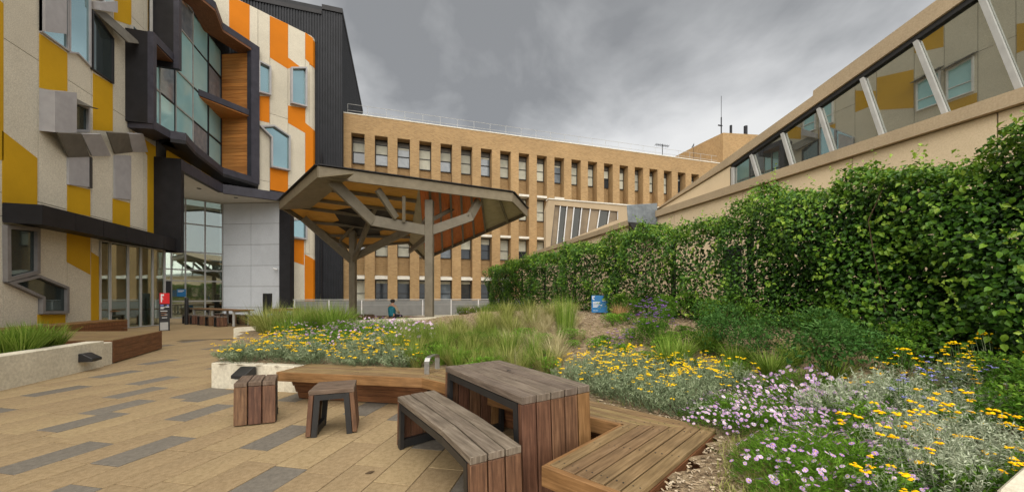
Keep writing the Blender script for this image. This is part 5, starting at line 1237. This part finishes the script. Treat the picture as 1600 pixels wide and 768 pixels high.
# shrubs at the hedge's foot
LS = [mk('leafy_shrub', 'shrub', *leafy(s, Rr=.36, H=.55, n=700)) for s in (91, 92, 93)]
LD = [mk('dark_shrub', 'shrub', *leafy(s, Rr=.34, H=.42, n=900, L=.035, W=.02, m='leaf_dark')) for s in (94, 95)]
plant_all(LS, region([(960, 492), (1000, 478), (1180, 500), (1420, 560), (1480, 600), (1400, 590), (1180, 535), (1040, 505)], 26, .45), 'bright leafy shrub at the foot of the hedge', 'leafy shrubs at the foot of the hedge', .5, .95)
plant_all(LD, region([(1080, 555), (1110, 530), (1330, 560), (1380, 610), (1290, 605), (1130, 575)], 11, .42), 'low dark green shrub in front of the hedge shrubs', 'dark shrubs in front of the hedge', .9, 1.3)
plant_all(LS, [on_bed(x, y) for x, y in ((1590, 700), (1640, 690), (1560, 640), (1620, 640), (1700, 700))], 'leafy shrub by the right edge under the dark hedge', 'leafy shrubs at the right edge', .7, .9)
LW = [mk('leafy_groundcover', 'plant', *leafy(s, Rr=.22, H=.20, n=420, L=.04, W=.018, m=m_)) for s, m_ in ((191, 'leaf_fine'), (192, 'leaf_shrub'))]
plant_all(LW, region([(1300, 650), (1340, 630), (1600, 640), (1700, 800), (1400, 800)], 18, .26), 'low green leafy plant between the silver bushes near the camera', 'green plants between the silver bushes', .6, 1.1)
plant_all(LW, region([(870, 540), (900, 500), (1010, 500), (1180, 560), (1180, 600), (1000, 565)], 22, .32), 'small green plant in the mulch between yellow flowers and hedge', 'small green plants in the mulch', .5, 1.0)
plant_all(LW, region([(640, 585), (700, 540), (860, 530), (880, 580), (860, 600)], 16, .34), 'low bushy green plant among the grasses behind the table', 'low plants among the grasses', .8, 1.3)
# rear bed and left planter
for i in range(16):
    pr = (GL+GG)[i % 5]; copy_tree(pr, (q0.uniform(2.4, 5.4), q0.uniform(14.6, 17.5), .55), q0.uniform(0, 6), q0.uniform(.8, 1.2), 'grass clump in the rear bed between the pavilion and the hedge', 'grasses in the rear bed')
for i in range(5):
    copy_tree(DL[i % 2], (q0.uniform(2.6, 4.0), q0.uniform(14.8, 16.0), .6), q0.uniform(0, 6), 1.1, 'mauve flowered clump in the rear bed near the pavilion post', 'mauve flowers in the rear bed')
GQ = [mk('planter_grass', 'grass', tussock(s, m='grass_green', n=240, H=.40, sp=.7, W=.011, bend=1.0, base=.12)) for s in (96, 97)]
sp_ = [Vector((q0.uniform(-7.3, -5.85), y, .40)) for y in np.linspace(6.2, 8.85, 34)]
plant_all(GQ, sp_, 'bright green strappy grass growing in the white planter at left', 'grasses in the left planter', .9, 1.45)
plant_all([mk('planter_daylily', 'flowering plant', *silver_bush(98, Rr=.10, H=.30, stems=4, leafm='leaf_fine', flowers=5, fr=.035, petal='petal_gold'))], [Vector((-5.95, 7.6, .40))], 'single yellow flower among the grass in the left planter', None, 1, 1)

# mulch chips, low green cover
c = PM(5); q = c.q
for _ in range(20000):
    u = q.random()
    x, y = (q.uniform(1.0, 3.4), q.uniform(.7, 2.6)) if u < .35 else ((q.uniform(1.2, 5.2), q.uniform(2.5, 9.5)) if u < .8 else (q.uniform(-2.5, 3), q.uniform(5, 12)))
    if not pip(x, y, BED) or seg_dist(x, y, FRONT) < .03: continue
    d = Vector((q.uniform(-1, 1), q.uniform(-1, 1), q.uniform(-.25, .25))).normalized(); L = q.uniform(.010, .032)*(1.6 if y > 3 else 1); w = q.uniform(.004, .010)*(1.5 if y > 3 else 1); s = d.cross(Vector((q.uniform(-.4, .4), q.uniform(-.4, .4), 1))).normalized()*w/2; n_ = s.cross(d).normalized()*.004
    p = Vector((x, y, bed_z(x, y)+q.uniform(.002, .014))); c._a([p-s, p+s, p+s+d*L, p-s+d*L, p-s+n_, p+s+n_, p+s+d*L+n_, p-s+d*L+n_], [(4, 5, 6, 7), (0, 1, 5, 4), (1, 2, 6, 5), (2, 3, 7, 6), (3, 0, 4, 7)], q.random())
link('wood_chip_mulch', c.mesh('wood_chip_mulch', 'chip'), kind='stuff')
c = PM(6); q = c.q
for _ in range(5200):
    u = q.random()
    if u < .5: pp_ = on_bed(q.uniform(1120, 1330), q.uniform(655, 790))
    else: pp_ = on_bed(q.uniform(640, 1500), q.uniform(500, 640))
    if not pip(pp_.x, pp_.y, BED) or seg_dist(pp_.x, pp_.y, FRONT) < .08 or (u < .5 and q.random() > smooth(1100, 1260, to_px(pp_)[0])+.12): continue
    for k in range(4): c.blade(pp_+Vector((q.uniform(-.02, .02), q.uniform(-.02, .02), -.005)), c.rdir(1.1), q.uniform(.03, .10), .004, .6, q.random(), 2)
link('ground_cover', c.mesh('ground_cover', 'grass_olive'), kind='stuff')

# ================================================================== HEDGE
HX0, HX1, HY0, HY1 = 5.05, 5.85, .2, 21.4
HG = thing('hedge', 'long tall climbing hedge of glossy leaves running along the beige wall', 'hedge', (5.45, 11, 0))
h = PM(100); q = h.q
def htop(y): return 2.72+.16*smooth(6, 16, y)+.09*math.sin(y*1.9)+.10*math.sin(y*4.7+1)+.06*math.sin(y*11.3)-.10*math.exp(-((y-5.0)/.9)**2)
def hface(y, z): return HX0+.15*math.sin(y*2.1+z*1.3)+.11*math.sin(y*5.3-z*3.1)+.12*(1-min(1, max(0, (z-.7)/.8)))*0
lumpf = lambda y, z: .5+.5*math.sin(y*3.3+math.sin(z*4+y))*math.sin(z*5.1+y*1.7)
def thin(y, z):                         # the sparse stretch where the wall shows through
    return .62*math.exp(-((y-5.2)/1.0)**2)*(.6+.4*math.sin(y*9+z*5))+.35*math.exp(-((y-7.2)/.5)**2)*smooth(2.2, 1.2, z) + .25*math.exp(-((y-3.0)/.4)**2)*smooth(1.9, 1.0, z)
def hleaf(p, out, small, r, big=1.0):
    d = (Vector((out.x*.5, out.y*.5, -.55))+h.rdir()*.8).normalized(); n = (out+Vector((0, 0, .45))+h.rdir()*.55).normalized(); L = (.024+.048*q.random()**1.3)*big
    h.leaf(p, d, n, L, L*.72, r, fold=.18, curl=.1)
near_leaves = []
def shell(n, y0, y1, big):
    for _ in range(n):
        y = q.uniform(y0, y1); u = q.random(); zt = htop(y); zb_ = .45
        if u < .70:
            z = zb_+(zt-zb_)*q.random()**.9; dep = abs(q.gauss(0, .09)); dep = dep if q.random() > .25 else q.uniform(0, .5)
            if q.random() < thin(y, z): continue
            L_ = lumpf(y, z); p = Vector((hface(y, z)-.20*L_+dep, y, z)); r = .36+.34*L_-dep*2.2+q.uniform(-.25, .3)+.25*smooth(zt-.5, zt, z); hleaf(p, Vector((-1, -.15, .2)), 0, max(0, min(1, r)), big)  # tone graded as painted shade: dark deep inside, pale on bulges and top
        else:
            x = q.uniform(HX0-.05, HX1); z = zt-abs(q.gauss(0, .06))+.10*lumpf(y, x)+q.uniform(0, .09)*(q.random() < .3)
            if q.random() < thin(y, z)*.7: continue
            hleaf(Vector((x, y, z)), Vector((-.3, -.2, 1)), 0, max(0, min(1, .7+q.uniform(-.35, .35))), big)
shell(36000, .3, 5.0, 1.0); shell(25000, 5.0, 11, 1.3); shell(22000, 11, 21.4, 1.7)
for _ in range(34000):                  # the inside and the back, its shade put into dark leaf tones
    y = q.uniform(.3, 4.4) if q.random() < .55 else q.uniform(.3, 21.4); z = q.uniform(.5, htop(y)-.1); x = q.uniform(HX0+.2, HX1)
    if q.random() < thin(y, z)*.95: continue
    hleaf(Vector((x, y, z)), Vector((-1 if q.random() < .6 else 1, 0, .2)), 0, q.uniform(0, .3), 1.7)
for _ in range(1500):                   # far end
    z = q.uniform(.5, htop(21.4)); hleaf(Vector((q.uniform(HX0, HX1), 21.4+q.uniform(-.1, .15), z)), Vector((-.2, 1, .2)), 0, q.uniform(.1, .7), 1.3)
for _ in range(300):                    # new shoots above the top and out of the face
    y = .6+q.random()**1.6*18; x = q.uniform(HX0-.05, HX0+.5); z = htop(y); p = Vector((x, y, z)); d = (Vector((-.25, -.1, .8))+h.rdir()*.6).normalized(); n_ = q.randint(4, 13); h.m = 1
    for k in range(n_):
        p = p+d*.03; d = (d+h.rdir()*.2).normalized(); hleaf(p, d, 0, q.random(), .85)
    h.m = 0
for _ in range(170):
    y = .6+q.random()*9; z = q.uniform(1.0, htop(y)-.2); p = Vector((hface(y, z)-.12, y, z)); d = (Vector((-.6, -.2, -.3))+h.rdir()*.5).normalized(); h.m = 1
    for k in range(q.randint(4, 8)): p = p+d*.03; hleaf(p, d, 0, q.random(), .9)
    h.m = 0
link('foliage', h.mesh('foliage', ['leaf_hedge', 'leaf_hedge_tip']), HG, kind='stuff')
# the leaves nearest the camera, each its own object
lm = []
for s in range(4):
    o = PM(200+s); L = .050+.006*s; o.oval(Vector((0, 0, 0)), Vector((1, 0, 0)), Vector((0, 0, 1)), L, L*.70, [.45, .6, .75, .9][s], fold=.16+.03*s, curl=.14+.04*s); lm.append(o.mesh('leaf', 'leaf_hedge'))
n = 0
while n < 300:
    y = .7+q.random()**1.2*2.6; z = q.uniform(.9, htop(y)+.03); p = Vector((hface(y, z)-.02-.20*lumpf(y, z)-q.uniform(0, .05), y, z)); s = to_px(p)
    if s is None or not (900 < s[0] < 1630) or q.random() < thin(y, z): continue
    d = (Vector((-.4, -.2, -.7))+h.rdir()*.7).normalized(); nn = (Vector((-1, -.3, .6))+h.rdir()*.5).normalized(); sd = nn.cross(d).normalized(); nn = d.cross(sd)
    o = link('leaf', lm[n % 4], HG); o.matrix_basis = Matrix.Translation(p) @ Matrix((d, sd, nn)).transposed().to_4x4(); n += 1
# climbing stems, posts and wires
st = PM(300)
for _ in range(70):
    y = q.uniform(.8, 20); x = q.uniform(HX0+.15, HX1-.2); p = Vector((x, y, .4))
    for k in range(6):
        p2 = p+Vector((q.uniform(-.08, .08), q.uniform(-.15, .15), .36)); st.stem(p, p2, .014); p = p2
link('climbing_stem', st.mesh('climbing_stem', 'stem_brown'), HG, kind='stuff')
for y in (1.2, 3.0, 4.55, 6.3, 8.4, 10.8, 13.4, 16.2, 19): MB().box(5.42, 5.49, y-.035, y+.035, .2, 2.5).build('trellis_post', 'ribbed_metal', HG)
for z in (.9, 1.4, 1.9, 2.4): MB().tube((5.45, .4, z), (5.45, 21.2, z), .006, 5).build('trellis_wire', 'alu_frame', HG)
